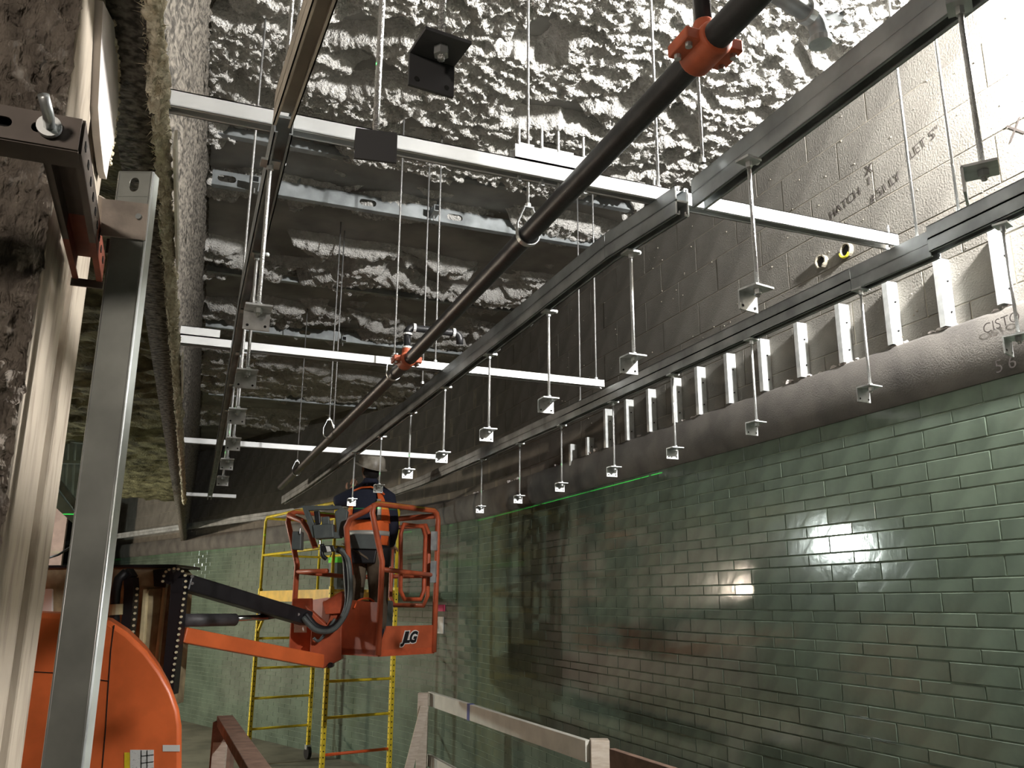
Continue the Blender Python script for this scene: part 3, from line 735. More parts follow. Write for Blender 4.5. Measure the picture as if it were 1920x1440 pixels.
rough_panel((CX-.42, 1.214, ZF), (1, 0, 0), (0, 0, 1), .42, 2.85, 80, 520, .016, (0, -1, 0), 3, .006).build('rough_face', 'col_rough', colu, smooth=True)
m = MB(); m.prism([(-.42, 1.235), (0, 1.235), (0, 1.46), (-.05, 1.475), (-.05, 1.575), (-.004, 1.585), (-.004, 1.735), (-.42, 1.735)], (CX, 0, ZF), (1, 0, 0), (0, 1, 0), (0, 0, 2.85))
m.build('cream_body', 'col_cream', colu, bevel=.004)
# torn gypsum sheet high on the column
poly = [(183, 0), (204, 40), (213, 110), (215, 160), (212, 215), (205, 270), (197, 300), (191, 335), (186, 320), (178, 255), (174, 200), (180, 60)]
vs = []; pts3 = []
for u, v in poly:
    q = at(u, v, x=CX+.004); pts3.append(q)
poly2 = [(q.y, q.z) for q in pts3]+[(pts3[0].y-.05, pts3[0].z+.25)]
poly2 = [(q.y, q.z) for q in pts3[:-1]]
top = [(poly2[0][0]-.03, poly2[0][1]+.14), (poly2[1][0]+.0, poly2[1][1]+.2)]
gy = MB().prism([(a, b) for a, b in poly2], (CX+.012, 0, 0), (0, 1, 0), (0, 0, 1), (-.012, 0, 0)).build('gypsum_sheet', 'gyp')
tag(gy, 'torn white gypsum sheet with a ragged edge beside the column', 'gypsum sheet')
m = MB()
for k in range(70):
    t_ = random.random(); i = random.randrange(1, 6); a, b = pts3[i], pts3[i+1]; p = a.lerp(b, t_)+V((.006, random.uniform(-.012, .02), random.uniform(-.01, .01)))
    m.sphere(p, random.uniform(.002, .007), 5, 3, (1, 1.3, .8))
o = m.build('torn_crumbs', 'fibre', gy); o['kind'] = 'stuff'

# strut bracket clamped round the column
ZK = .50
bk0 = at(160, 255, z=ZK); bk1 = at(197, 505, z=ZK)
bkt = thing('strut_bracket', (bk0.x, bk0.y, ZK-.04), 'slotted strut bracket with a bolt and a red painted end round the column', 'bracket')
xk = bk0.x-.005; yk = bk0.y
m = MB(); L = .55; slot_c = [L-.105-.0, L-.20, L-.295]
m.slotted((xk-L, yk, ZK-.020), (1, 0, 0), (0, 0, 1), L, .038, [L-.036, L-.078, L-.120, L-.162], .024, .012, .003)
m.box((xk-L/2, yk+.02, ZK-.020), (L, .041, .003)); m.box((xk-L/2, yk+.02, ZK+.018), (L, .041, .003))
m.build('front_strut', 'brown_strut', bkt)
MB().box((xk-L/2, yk+.012, ZK), (L, .003, .036)).build('strut_back', 'hole', bkt)
m = MB(); Lb = bk1.y-yk
dirb = V((bk1.x-bk0.x, Lb, 0)).normalized()
a = V((xk-.018, yk+.005, ZK-.020+.0413)); b = a+dirb*(Lb*.62); c = a+dirb*Lb
MB().channel(a, b, .0413, .0413, (0, 0, -1)).build('side_strut', 'brown_strut', bkt)
MB().channel(b, c, .0413, .0413, (0, 0, -1)).build('red_end', 'rust_red', bkt)
bx = xk-.030
MB().tube([(bx, yk-.004, ZK), (bx, yk-.010, ZK)], .0125, 20).build('washer', 'galv', bkt)
MB().tube([(bx, yk-.010, ZK), (bx+.002, yk-.03, ZK+.0), (bx-.002, yk-.05, ZK+.012)], .006, 10).build('bolt', 'galv', bkt, smooth=True)
m = MB(); m.box(c+V((.0, 0, -.046)), (.045, .004, .012)); m.build('end_tab', 'brown_strut', bkt)
o = MB()
for q in range(9): o.box((xk+.0032+dirb.x*(.03+.045*q), yk+.03+.045*q, ZK+.002), (.0012, .012, .008))
o.build('side_slot', 'hole', bkt)

# vertical steel stud
sl, sr = at(148, 900, D=1.13), at(218, 900, D=1.13)
stt = thing('steel_stud', ((sl.x+sr.x)/2, (sl.y+sr.y)/2, ZF), 'upright galvanised steel stud in front of the column', 'steel stud')
c = (sl+sr)/2; ex = V((sr.x-sl.x, sr.y-sl.y, 0)).normalized(); wst = V((sr.x-sl.x, sr.y-sl.y, 0)).length; ey = V((0, 0, 1)).cross(ex)
ztop = at(262, 322, D=1.13).z
base = V((c.x, c.y, 0))
zz0 = -1.2
hs = at(265, 347, D=1.13).z-zz0
m = MB(); o0 = base-ex*wst/2+V((0, 0, zz0))
m.slotted(o0+ex*wst, (0, 0, 1), -ex, ztop-zz0, wst, [hs], .022, .013, .0015)
m.build('front_face', 'stud_steel', stt, bevel=.0006)
for sg in (-1, 1):
    m = MB(); m.obox(base+ex*(sg*wst/2)+ey*.010+V((0, 0, (ztop+zz0)/2)), ex*.0015, ey*.02, (0, 0, ztop-zz0)); m.build('flange', 'stud_steel', stt)
for sg in (-1, 1):   # rolled corners
    m = MB(); m.tube([base+ex*(sg*(wst/2-.002))+ey*.0015+V((0, 0, zz0)), base+ex*(sg*(wst/2-.002))+ey*.0015+V((0, 0, ztop))], .0032, 10); m.build('rolled_corner', 'galv', stt, smooth=True)
q0, q1, q2, q3 = (at(u, v, D=1.126) for u, v in ((194, 374), (279, 384), (273, 452), (190, 442)))
m = MB(); nn = ey*-.003
m.add([q0, q1, q2, q3, q0+nn, q1+nn, q2+nn, q3+nn], [(0, 1, 2, 3), (4, 7, 6, 5), (0, 4, 5, 1), (1, 5, 6, 2), (2, 6, 7, 3), (3, 7, 4, 0)])
clp = m.build('clip_plate', 'clip_paint', stt)
q = at(263, 409, D=1.126)-ey*.003
m = MB(); m.tube([q, q-ey*.004], .0042, 10); m.build('screw', 'galv_dull', clp)
w0, w1, w2, w3 = (at(u, v, D=D_) for u, v, D_ in ((184, 366, 1.19), (197, 374, 1.126), (192, 442, 1.126), (182, 436, 1.19)))
m = MB(); m.add([w0, w1, w2, w3]+[p+ex*.003 for p in (w0, w1, w2, w3)], [(0, 1, 2, 3), (4, 7, 6, 5), (0, 4, 5, 1), (1, 5, 6, 2), (2, 6, 7, 3), (3, 7, 4, 0)]); m.build('clip_return', 'clip_paint', stt)
MB().box(at(214, 464, D=1.15), (.018, .012, .022), -.3).build('clip_spacer', 'brown_strut', stt)

# ------------------------------------------------------------------ boom lift
DL = 5.15
hood_pts = [(-120, 1146), (60, 1148), (150, 1152), (205, 1163), (240, 1186), (275, 1220), (303, 1258), (324, 1296), (336, 1330), (341, 1362), (341, 1420), (341, 1470)]
lift = thing('boom_lift', (at(200, 1440, D=DL).x, at(200, 1440, D=DL).y, ZF), 'orange boom lift with a black boom and an orange railed basket', 'boom lift')
prof = []
for u, v in hood_pts:
    q = at(u, v, D=DL); prof.append((q.dot(rh), q.z))
prof = [(prof[0][0]-.3, prof[0][1])]+prof+[(prof[-1][0], ZF+.35), (prof[0][0]-.3, ZF+.35)]
hm = MB(); _hd = at(341, 1400, D=DL); _hd.z = 0; hm.prism(prof, fh*(DL), rh, (0, 0, 1), (_hd.normalized()-rh*.06).normalized()*.75)
hood = smooth_auto(hm.build('engine_hood', 'jlg', lift, bevel=.03), 35)
def on_hood(u, v, d=.004): return at(u, v, D=DL-d)
m = MB()
for path_ in ([(214, 1172), (208, 1220), (203, 1290), (198, 1370), (192, 1440)], [(170, 1272), (204, 1277)], [(57, 1259), (150, 1264)]):
    q = [on_hood(u, v, .0005) for u, v in path_]
    for a, b in zip(q[:-1], q[1:]): m.bar(a, b, .004, .007, fh)
m.build('panel_seam', 'hole', hood)
def sticker(parent, name, u0, v0, u1, v1, D, m_):
    a, b, c, d = at(u0, v0, D=D), at(u1, v0, D=D), at(u1, v1, D=D), at(u0, v1, D=D)
    return MB().add([a, b, c, d]+[p+fh*.003 for p in (a, b, c, d)], [(0, 3, 2, 1), (4, 5, 6, 7), (0, 1, 5, 4), (1, 2, 6, 5), (2, 3, 7, 6), (3, 0, 4, 7)]).build(name, m_, parent)
sticker(hood, 'warning_label', 244, 1406, 288, 1452, DL-.003, 'white'); sticker(hood, 'warning_band', 233, 1411, 243, 1452, DL-.003, 'yellow'); sticker(hood, 'label', 305, 1397, 337, 1409, DL-.003, 'label_plain')
m = MB()
for (u0, u1) in ((265, 266), (276, 277)):
    a, b = at(u0, 1407, D=DL-.0055), at(u0, 1450, D=DL-.0055); m.bar(a, b, .003, .002, fh)
for v in (1418, 1431, 1443):
    a, b = at(264, v, D=DL-.0055), at(288, v-3, D=DL-.0055); m.bar(a, b, .003, .002, fh)
m.build('label_grid', 'hole', hood)
# chassis and tyres behind the hood
c0 = at(150, 1440, D=6.1)
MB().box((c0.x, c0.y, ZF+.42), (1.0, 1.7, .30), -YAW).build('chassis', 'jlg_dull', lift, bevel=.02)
for sx in (-.45, .45):
    for sy in (-.6, .6):
        w = V((c0.x, c0.y, ZF+.31))+rh*sx+fh*sy; ty = MB(); ty.tube([w-rh*.10, w-rh*.085, w+rh*.085, w+rh*.10], [.26, .31, .31, .26], 24); ty.build('tyre', 'black', lift, smooth=False)
# mast
DM = 6.35
def slab(name, quad, D, th, m_, parent=lift, bev=.006, label=None):
    q = [at(u, v, D=D) for u, v in quad]; n = len(q)
    mb = MB(); mb.add(q+[p+fh*th for p in q], [tuple(reversed(range(n))), tuple(range(n, 2*n))]+[(i, (i+1) % n, n+(i+1) % n, n+i) for i in range(n)])
    return mb.build(name, m_, parent, bevel=bev, label=label)
slab('mast_box', [(-60, 1070), (100, 1062), (215, 1059), (310, 1063), (322, 1076), (300, 1330), (-60, 1360)], DM+.05, .45, 'tan_dirty')
slab('mast_cap', [(70, 1060), (330, 1058), (332, 1064), (70, 1066)], DM+.02, .5, 'black_paint')
slab('mast_rail', [(268, 1104), (260, 1200), (252, 1260), (262, 1260), (270, 1200), (276, 1104)], DM, .04, 'tan')
slab('mast_rail', [(305, 1100), (288, 1250), (294, 1262), (311, 1100)], DM-.01, .04, 'tan')
slab('mast_face', [(274, 1104), (265, 1230), (290, 1245), (304, 1102)], DM+.03, .03, 'tan_dirty')
slab('black_bracket', [(286, 1068), (318, 1066), (310, 1102), (288, 1100)], DM-.03, .05, 'black_paint')
slab('warning_plate', [(84, 1104), (98, 1104), (98, 1150), (72, 1150)], DM-.04, .02, 'label_plain')
def carrier(name, pts, D, wpx, dots, dside):
    q = [at(u, v, D=D) for u, v in pts]; m = MB()
    for a, b in zip(q[:-1], q[1:]): m.bar(a-(b-a).normalized()*.004, b, .10, wpx*D/F, (b-a).cross(fh))
    o = m.build(name, 'black', lift)
    for u, v in dots:
        a = at(u, v, D=D-.058); MB().tube([a+fh*.01, a-fh*.004], .009, 8).build('carrier_pin', 'pale_dot', o)
    return o
dots = [(305, 1090), (307, 1080), (311, 1072), (317, 1068), (326, 1066), (334, 1067), (342, 1071), (347, 1079), (348, 1090)]
dots += [(347.5-(27.0*(t/17.0)), 1101+t*11.1) for t in range(0, 17)]
carrier('hose_carrier', [(318, 1300), (324, 1240), (331, 1170), (336, 1110), (336, 1085), (328, 1078), (318, 1080), (312, 1092)], DM-.10, 22, [d for d in dots if d[1] < 1292], 1)
carrier('hose_carrier', [(238, 1072), (246, 1085), (247, 1105), (244, 1150), (238, 1200)], DM-.08, 17, [(257-(9*(t/8.0)), 1104+t*11.5) for t in range(8)], 1)
m = MB(); pts = [at(u, v, D=DM-.14) for u, v in ((237, 1072), (222, 1086), (217, 1110), (215, 1150), (216, 1175))]; m.tube(pts, .032, 10); m.build('cable', 'black', lift, smooth=True)
m = MB(); m.tube([at(218, 1133, D=DM-.15), at(217, 1153, D=DM-.15)], .045, 12); m.build('cable_cap', 'tan', lift)
# boom, link and cylinder: from mast to basket pivot
A0 = at(709, 1229, D=7.05)
au = V((.854, .519, 0)).normalized(); aw = V((-.519, .854, 0)).normalized()
LU, LW, HB = .65, 1.06, 1.18
Df = (A0+aw*LW*.55-au*.10).dot(fh)
def seg(p, q, Da, Db): return at(*p, D=Da), at(*q, D=Db)
Dm_, Db_ = DM-.05, Df-.02
a, b = seg((345, 1092), (575, 1160), Dm_, Db_)
m = MB(); m.bar(a, b, .13, .115); bo = m.build('boom_arm', 'black_paint', lift, bevel=.012)
m = MB()
for u, v in ((361, 1081), (361, 1094), (433, 1117), (499, 1136), (560, 1152)):
    f = (u-345)/(575-345); p = at(u, v, D=Dm_+(Db_-Dm_)*f-.09); MB().tube([p, p-fh*.012], .011, 8).build('boom_bolt', 'galv', bo)
a, b = seg((340, 1190), (602, 1240), Dm_+.03, Db_+.02)
MB().bar(a, b, .10, .105).build('link_arm', 'jlg', lift, bevel=.008)
a, b = seg((345, 1163), (440, 1162), Dm_, Dm_+(Db_-Dm_)*.4); MB().tube([a, b], .046, 14).build('cylinder_barrel', 'cyl', lift, smooth=True)
a, b = seg((438, 1160), (500, 1157), Dm_+(Db_-Dm_)*.4, Dm_+(Db_-Dm_)*.7); MB().tube([a, b], .022, 12).build('cylinder_rod', 'chrome', lift, smooth=True)
a, b = seg((488, 1157), (530, 1150), Dm_+(Db_-Dm_)*.66, Dm_+(Db_-Dm_)*.84); MB().tube([a, b], .030, 12).build('cylinder_eye', 'cyl', lift, smooth=True)
# pivot plates at the basket
slab('pivot_bracket', [(572, 1135), (612, 1172), (640, 1110), (652, 1112), (640, 1180), (640, 1236), (606, 1254), (580, 1244), (584, 1170)], Db_-.02, .10, 'jlg_basket')
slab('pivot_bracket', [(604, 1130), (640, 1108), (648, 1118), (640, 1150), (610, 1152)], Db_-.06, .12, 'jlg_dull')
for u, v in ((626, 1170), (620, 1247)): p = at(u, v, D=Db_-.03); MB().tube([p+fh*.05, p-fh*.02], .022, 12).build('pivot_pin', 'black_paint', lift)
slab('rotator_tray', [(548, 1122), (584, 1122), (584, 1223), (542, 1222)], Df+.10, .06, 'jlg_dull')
sticker(lift, 'data_plate', 551, 1160, 575, 1186, Df+.095, 'white')
# basket
def bp(a, b, h): return A0+au*a+aw*b+V((0, 0, h))
TR = .024
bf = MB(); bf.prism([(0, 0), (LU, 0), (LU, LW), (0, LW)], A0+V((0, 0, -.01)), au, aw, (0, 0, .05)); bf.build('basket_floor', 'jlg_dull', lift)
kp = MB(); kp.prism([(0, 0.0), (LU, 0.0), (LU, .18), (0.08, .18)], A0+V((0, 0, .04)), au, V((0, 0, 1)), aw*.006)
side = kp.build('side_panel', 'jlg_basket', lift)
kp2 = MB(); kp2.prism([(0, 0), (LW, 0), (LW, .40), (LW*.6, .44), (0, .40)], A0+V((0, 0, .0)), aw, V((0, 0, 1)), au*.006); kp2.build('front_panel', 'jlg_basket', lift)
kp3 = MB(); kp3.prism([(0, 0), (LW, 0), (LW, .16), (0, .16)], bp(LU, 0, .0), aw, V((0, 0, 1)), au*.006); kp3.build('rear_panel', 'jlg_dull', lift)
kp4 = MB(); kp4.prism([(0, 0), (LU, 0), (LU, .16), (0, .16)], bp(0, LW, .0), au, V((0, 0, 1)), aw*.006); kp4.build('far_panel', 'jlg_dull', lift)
lean = .13
def post(name, pts, r=TR): return MB().tube(pts, r, 10).build(name, 'jlg_basket', lift, smooth=True)
# near top loop: from floor up the near-left post, along the near side, down the near-right post
post('corner_post', [bp(0, 0, 0), bp(0, 0, .72), bp(-lean*.55, 0, .93), bp(-lean, 0, 1.10), bp(-lean*.92, 0, 1.16), bp(-lean*.5, 0, HB), bp(LU-.06, 0, HB), bp(LU-.02, 0, HB-.02), bp(LU, 0, HB-.07), bp(LU, 0, .6), bp(LU-.01, 0, .0)])
post('corner_post', [bp(0, LW, .0), bp(0, LW, .72), bp(-lean*.55, LW, .93), bp(-lean, LW, 1.08), bp(-lean*.9, LW, 1.15), bp(-lean*.4, LW, HB), bp(LU-.06, LW, HB), bp(LU, LW, HB-.07), bp(LU, LW, .0)])
post('top_rail', [bp(LU, 0.0, HB-.04), bp(LU, LW, HB-.04)])
post('mid_rail', [bp(0, 0, .66), bp(LU, 0, .63)], .02)
post('mid_rail', [bp(LU, 0, .63), bp(LU, LW, .63)], .02); post('mid_rail', [bp(0, LW, .66), bp(LU, LW, .63)], .02); post('mid_rail', [bp(0, LW, .66), bp(0, LW*.62, .66)], .02)
post('front_top_rail', [bp(-lean*.95, .0, 1.15), bp(-lean*1.05, .10, 1.11), bp(-lean*1.1, .24, 1.07), bp(-lean*1.0, .30, 1.0), bp(-lean*.6, .32, .78), bp(-.02, .34, .62)])
post('front_top_rail', [bp(-lean*.95, LW, 1.14), bp(-lean*1.15, LW-.08, 1.12), bp(-lean*1.2, LW-.22, 1.08), bp(-lean*1.0, LW-.30, .98), bp(-lean*.7, LW-.34, .85)])
gate = [bp(LU-.02, .12, HB-.12), bp(LU-.02, LW*.45, HB-.12), bp(LU-.02, LW*.5, HB-.2), bp(LU-.02, LW*.5, .45), bp(LU-.02, LW*.45, .38), bp(LU-.02, .12, .38), bp(LU-.02, .08, .46), bp(LU-.02, .08, HB-.2)]
MB().tube(gate, .019, 8, closed=True).build('gate', 'jlg_basket', lift, smooth=True)
gate2 = [bp(.28, .05, HB-.14), bp(LU-.14, .05, HB-.14), bp(LU-.10, .05, HB-.22), bp(LU-.10, .05, .50), bp(LU-.14, .05, .43), bp(.32, .05, .43), bp(.27, .05, .50), bp(.25, .05, HB-.22)]
MB().tube(gate2, .018, 8, closed=True).build('gate', 'jlg_dull', lift, smooth=True)
MB().box(bp(LU-.05, -.01, .92), (.05, .05, .16), -.5).build('gate_latch', 'galv', lift); MB().box(bp(LU-.05, -.01, .66), (.045, .045, .18), -.5).build('gate_latch', 'galv_dull', lift)
MB().box(bp(LU*.62, LW*.55, .22), (.4, .3, .4), -.5).build('tool_tray', 'grey_plastic', lift, bevel=.02)
# control console on the boom side
def cpt(u, v, dd=0.0): return at(u, v, D=Df-.12+dd)
def slabc(name, quad, dd, th, m_, bev=.008): return slab(name, quad, Df-.12+dd, th, m_, lift, bev)
slabc('console_frame', [(549, 953), (566, 950), (586, 1008), (600, 1009), (640, 1009), (640, 1000), (592, 990), (578, 957), (640, 954), (640, 948), (566, 948)], 0, .05, 'grey_plastic')
slabc('console_arm', [(640, 950), (652, 958), (646, 1006), (632, 1006), (627, 960)], .0, .06, 'grey_plastic')
slabc('control_box', [(586, 984), (624, 982), (626, 1008), (590, 1010)], -.02, .12, 'grey_plastic')
slabc('joystick', [(588, 958), (599, 957), (601, 982), (591, 984)], .0, .03, 'black')
slabc('joystick', [(603, 969), (617, 968), (618, 983), (603, 984)], .01, .03, 'grey_plastic')
slabc('side_box', [(548, 996), (565, 996), (564, 1031), (546, 1030)], .05, .10, 'grey_plastic')
slabc('manual_box', [(650, 1006), (662, 1001), (700, 1002), (709, 1012), (708, 1030), (648, 1028)], .15, .16, 'grey_plastic')
slabc('lower_box', [(650, 1030), (706, 1030), (702, 1056), (652, 1056)], .18, .12, 'black')
slabc('document_holder', [(600, 1023), (625, 1022), (629, 1034), (606, 1036)], -.03, .02, 'black'); slabc('document', [(610, 1024), (618, 1024), (621, 1034), (613, 1035)], -.037, .006, 'label_plain')
slabc('chrome_latch', [(561, 990), (564, 988), (563, 1002), (560, 1001)], .03, .02, 'chrome'); slabc('chrome_latch', [(598, 1010), (601, 1012), (601, 1024), (597, 1020)], -.02, .02, 'chrome')
# hoses looping from the boom to the basket
def hose(name, pts, r, m_='black', dd=-.12):
    q = [at(u, v, D=Df+dd) for u, v in pts]; out = []
    for i in range(len(q)-1):
        p0, p1, p2, p3 = q[max(i-1, 0)], q[i], q[i+1], q[min(i+2, len(q)-1)]
        for k in range(5):
            t = k/5; out.append(.5*((2*p1)+(p2-p0)*t+(2*p0-5*p1+4*p2-p3)*t*t+(3*p1-p0-3*p2+p3)*t**3))
    out.append(q[-1]); return MB().tube(out, r, 8).build(name, m_, lift, smooth=True)
hose('hose', [(632, 1030), (646, 1040), (650, 1080), (652, 1130), (640, 1162), (618, 1180), (592, 1174), (572, 1150)], .028)
hose('hose', [(638, 1030), (652, 1048), (657, 1100), (652, 1140), (634, 1172), (614, 1184), (590, 1180), (568, 1158)], .022, 'grey_plastic', -.15)
hose('hose', [(604, 1020), (604, 1040), (612, 1048)], .018); hose('hose', [(628, 1160), (600, 1200), (588, 1196)], .012, 'grey_plastic', -.10)
hose('cable_loop', [(664, 1140), (672, 1126), (690, 1122), (702, 1130), (700, 1142), (684, 1146), (672, 1140)], .008, 'orange_rung', -.10)
# maker's lettering on the side panel
cu = bpy.data.curves.new('lettering', 'FONT'); cu.body = 'JLG'; cu.size = .115; cu.shear = .35; cu.extrude = .0015; cu.offset = .006; cu.space_character = .88; cu.align_x = 'CENTER'; cu.align_y = 'CENTER'
def put_text(cu, m_, name, loc, ex, ez, parent, root):
    tmp = bpy.data.objects.new('tmp', cu); COL.objects.link(tmp); dg = bpy.context.evaluated_depsgraph_get()
    me = bpy.data.meshes.new_from_object(tmp.evaluated_get(dg)); bpy.data.objects.remove(tmp); me.materials.clear(); me.materials.append(M_[m_]); me.name = name
    o = bpy.data.objects.new(name, me); COL.objects.link(o); o.parent = parent
    ex = V(ex).normalized(); ez = V(ez).normalized(); n = ex.cross(ez)
    o.matrix_local = Matrix.Translation(V(loc)-root.location) @ Matrix((ex, ez, n)).transposed().to_4x4(); return o
tl = bp(LU*.52, -.0015, .125)
o = put_text(cu, 'black', 'lettering', tl-aw*.003, au, (0, 0, 1), side, lift)
cu2 = cu.copy(); cu2.offset = .014; put_text(cu2, 'label_plain', 'lettering_outline', tl-aw*.0005, au, (0, 0, 1), side, lift)

# ------------------------------------------------------------------ worker in the basket
ctr = bp(LU*.46, LW*.40, 0.0)
def skin_mesh(name, nodes, edges, radii, m_, parent, sub=2, root=0):
    me = bpy.data.meshes.new(name); off = parent.location if parent else V((0, 0, 0))
    me.from_pydata([tuple(V(p)-off) for p in nodes], edges, [])
    o = bpy.data.objects.new(name, me); COL.objects.link(o)
    if parent: o.parent = parent
    sk = o.modifiers.new('skin', 'SKIN'); sk.use_smooth_shade = True
    for i, r in enumerate(radii):
        d = me.skin_vertices[0].data[i]; d.radius = r if isinstance(r, tuple) else (r, r); d.use_root = (i == root)
    ss = o.modifiers.new('sub', 'SUBSURF'); ss.levels = sub; ss.render_levels = sub
    me.materials.append(M_[m_]); return o
px_ = rh; py_ = fh
Dp = ctr.dot(fh); Cr = at(690, 1000, D=Dp); 
def W_(r, f, z): return V((Cr.x, Cr.y, 0))+rh*r+fh*f+V((0, 0, z))
zf = A0.z+.04
zh = at(690, 872, D=Dp).z           # head centre
worker = thing('person', (Cr.x, Cr.y, zf), 'person in the lift basket, orange vest over navy shirt, helmet, one arm raised', 'person')
zn = zh-.15; zs_ = zh-.27; zhip = zf+.86; zw = zf+1.02
body_n = [W_(.0, 0, zhip), W_(.0, .01, zw), W_(.0, .02, zs_-.13), W_(0, .02, zs_), W_(0, .01, zn), W_(0.0, 0, zn+.07),
          W_(-.18, .02, zs_-.01), W_(-.30, .0, zs_-.06), W_(-.33, -.02, zs_-.14), W_(-.22, .14, zs_+.02),
          W_(.17, .03, zs_-.03), W_(.21, .08, zs_-.28), W_(.16, .26, zs_-.42),
          W_(-.09, 0, zhip-.08), W_(-.10, .02, zf+.46), W_(-.10, 0, zf+.10), W_(.09, 0, zhip-.08), W_(.11, .03, zf+.46), W_(.12, 0, zf+.10), W_(-.11, .13, zf+.04), W_(.13, .13, zf+.04)]
body_e = [(0, 1), (1, 2), (2, 3), (3, 4), (4, 5), (3, 6), (6, 7), (7, 8), (7, 9), (3, 10), (10, 11), (11, 12), (0, 13), (13, 14), (14, 15), (0, 16), (16, 17), (17, 18), (15, 19), (18, 20)]
body_e.remove((7, 8)); body_n[8] = W_(-.14, .10, zs_-.0); 
body_e = [e for e in body_e]+[(9, 8)] if False else body_e
keep = [i for i in range(len(body_n)) if i != 8]; remap = {o_: n_ for n_, o_ in enumerate(keep)}
nodes = [body_n[i] for i in keep]; edges = [(remap[a], remap[b]) for a, b in body_e]
rad = {0: (.15, .12), 1: (.15, .115), 2: (.17, .12), 3: (.13, .10), 4: .062, 5: .058, 6: .075, 7: .055, 9: .042, 10: .075, 11: .055, 12: .042, 13: .10, 14: .075, 15: .055, 16: .10, 17: .075, 18: .055, 19: .045, 20: .045}
body = skin_mesh('body', nodes, edges, [rad[i] for i in keep], 'navy', worker)
# trousers and boots over the legs
skin_mesh('trousers', [W_(0, 0, zhip+.05), W_(-.09, 0, zhip-.10), W_(-.10, .02, zf+.46), W_(-.10, 0, zf+.12), W_(.09, 0, zhip-.10), W_(.11, .03, zf+.46), W_(.12, 0, zf+.12)], [(0, 1), (1, 2), (2, 3), (0, 4), (4, 5), (5, 6)], [(.165, .135), .115, .092, .078, .115, .092, .078], 'trouser', worker)
for sx in (-.105, .125):
    m = MB(); m.sphere(W_(sx, .05, zf+.055), .06, 12, 8, (1, 1, .95)); m.sphere(W_(sx, .13, zf+.045), .055, 12, 8, (1, 1, .8)); m.build('boot', 'black', worker, smooth=True)
# head, face, hair, helmet (turned to the right and looking up)
hc = W_(0, .0, zh-.03)
fd = (rh*-.62+fh*.70+V((0, 0, .35))).normalized()     # facing away to the upper left
hs_, hu = fd.cross(V((0, 0, 1))).normalized(), None
hu = hs_.cross(fd).normalized()
def ell(c, ax, n=16, m=10):
    mb = MB(); mb.sphere((0, 0, 0), 1, n, m); mb.v = [V(c)+hs_*(p.x*ax[0])+fd*(p.y*ax[1])+hu*(p.z*ax[2]) for p in mb.v]; return mb
hd = ell(hc, (.075, .094, .115)); 
hd.add(*(lambda q: (q.v, q.f))(ell(hc+fd*.092-hu*.015, (.014, .020, .022), 8, 6)))
for sg in (-1, 1): hd.add(*(lambda q: (q.v, q.f))(ell(hc+hs_*sg*.076-fd*.005-hu*.01, (.010, .020, .030), 8, 6)))
hd.add(*(lambda q: (q.v, q.f))(ell(hc+fd*.082-hu*.055, (.024, .012, .007), 8, 5)))
head = hd.build('head', 'skin', worker, smooth=True)
ey_ = MB()
for sg in (-1, 1): q = ell(hc+hs_*sg*.032+fd*.082+hu*.012, (.012, .008, .007), 8, 6); ey_.add(q.v, q.f)
ey_.build('eye', 'hair', head)
hr = ell(hc-fd*.018+hu*.004, (.082, .092, .106)); hr.v = [p-(fd*max(0, (p-hc).dot(fd)-.035)) for p in hr.v]; hr.build('hair', 'hair', head, smooth=True)
hm_ = MB(); vs = []; fs = []; n = 24
for i, (r, h) in enumerate(((.118, .025), (.114, .06), (.100, .105), (.070, .138), (.030, .152))):
    for j in range(n):
        g = 2*math.pi*j/n; e = 1.16
        vs.append(hc+hs_*(r*math.cos(g))+fd*(r*e*math.sin(g))+hu*h)
for i in range(4):
    for j in range(n): fs.append((i*n+j, i*n+(j+1) % n, (i+1)*n+(j+1) % n, (i+1)*n+j))
fs.append(tuple(4*n+j for j in range(n)))
b0 = len(vs)
for r, ee in ((.118, 0), (.138, .0)):
    for j in range(n):
        g = 2*math.pi*j/n; k = 1.16+(.22 if (r > .12 and math.sin(g) > 0) else 0)
        vs.append(hc+hs_*(r*math.cos(g))+fd*(r*k*math.sin(g))+hu*(.025-(.010 if r > .12 else 0)))
for j in range(n): fs.append((b0+j, b0+(j+1) % n, b0+n+(j+1) % n, b0+n+j))
hm_.add(vs, fs).build('helmet', 'helmet', worker, smooth=True)
q = ell(hc+fd*.118+hu*.055, (.028, .016, .022), 8, 6); q.build('helmet_lamp', 'grey_plastic', worker, smooth=True)
# hands with fingers: left raised to the helmet, right on the rail
def hand(wr, dirv, palm, m_='skin', flip=1):
    d = V(dirv).normalized(); n = V(palm).normalized(); s = d.cross(n).normalized()*flip
    pc = wr+d*.05
    nodes = [wr, pc, pc+d*.035]; edges = [(0, 1), (1, 2)]; rad = [(.026, .02), (.040, .020), (.040, .018)]
    o = skin_mesh('hand', nodes, edges, rad, m_, worker, 2)
    for k, (off, L) in enumerate(((-.030, .062), (-.010, .074), (.010, .070), (.030, .054))):
        a = pc+d*.03+s*off; b = a+d*L*.5+n*.008; c = b+d*L*.35+n*.022
        f = skin_mesh('finger', [a, b, c], [(0, 1), (1, 2)], [.0095, .009, .0075], m_, worker, 1)
    a = pc-s*.034-d*.02; b = a-s*.022+d*.03+n*.01; c = b+d*.026+n*.014
    skin_mesh('thumb', [a, b, c], [(0, 1), (1, 2)], [.011, .010, .008], m_, worker, 1)
hand(W_(-.215, .15, zs_+.03), V((0, 0, 1))+rh*.5, -fh)
hand(W_(.16, .27, zs_-.42), fh+V((0, 0, -.2)), V((0, 0, -1)))
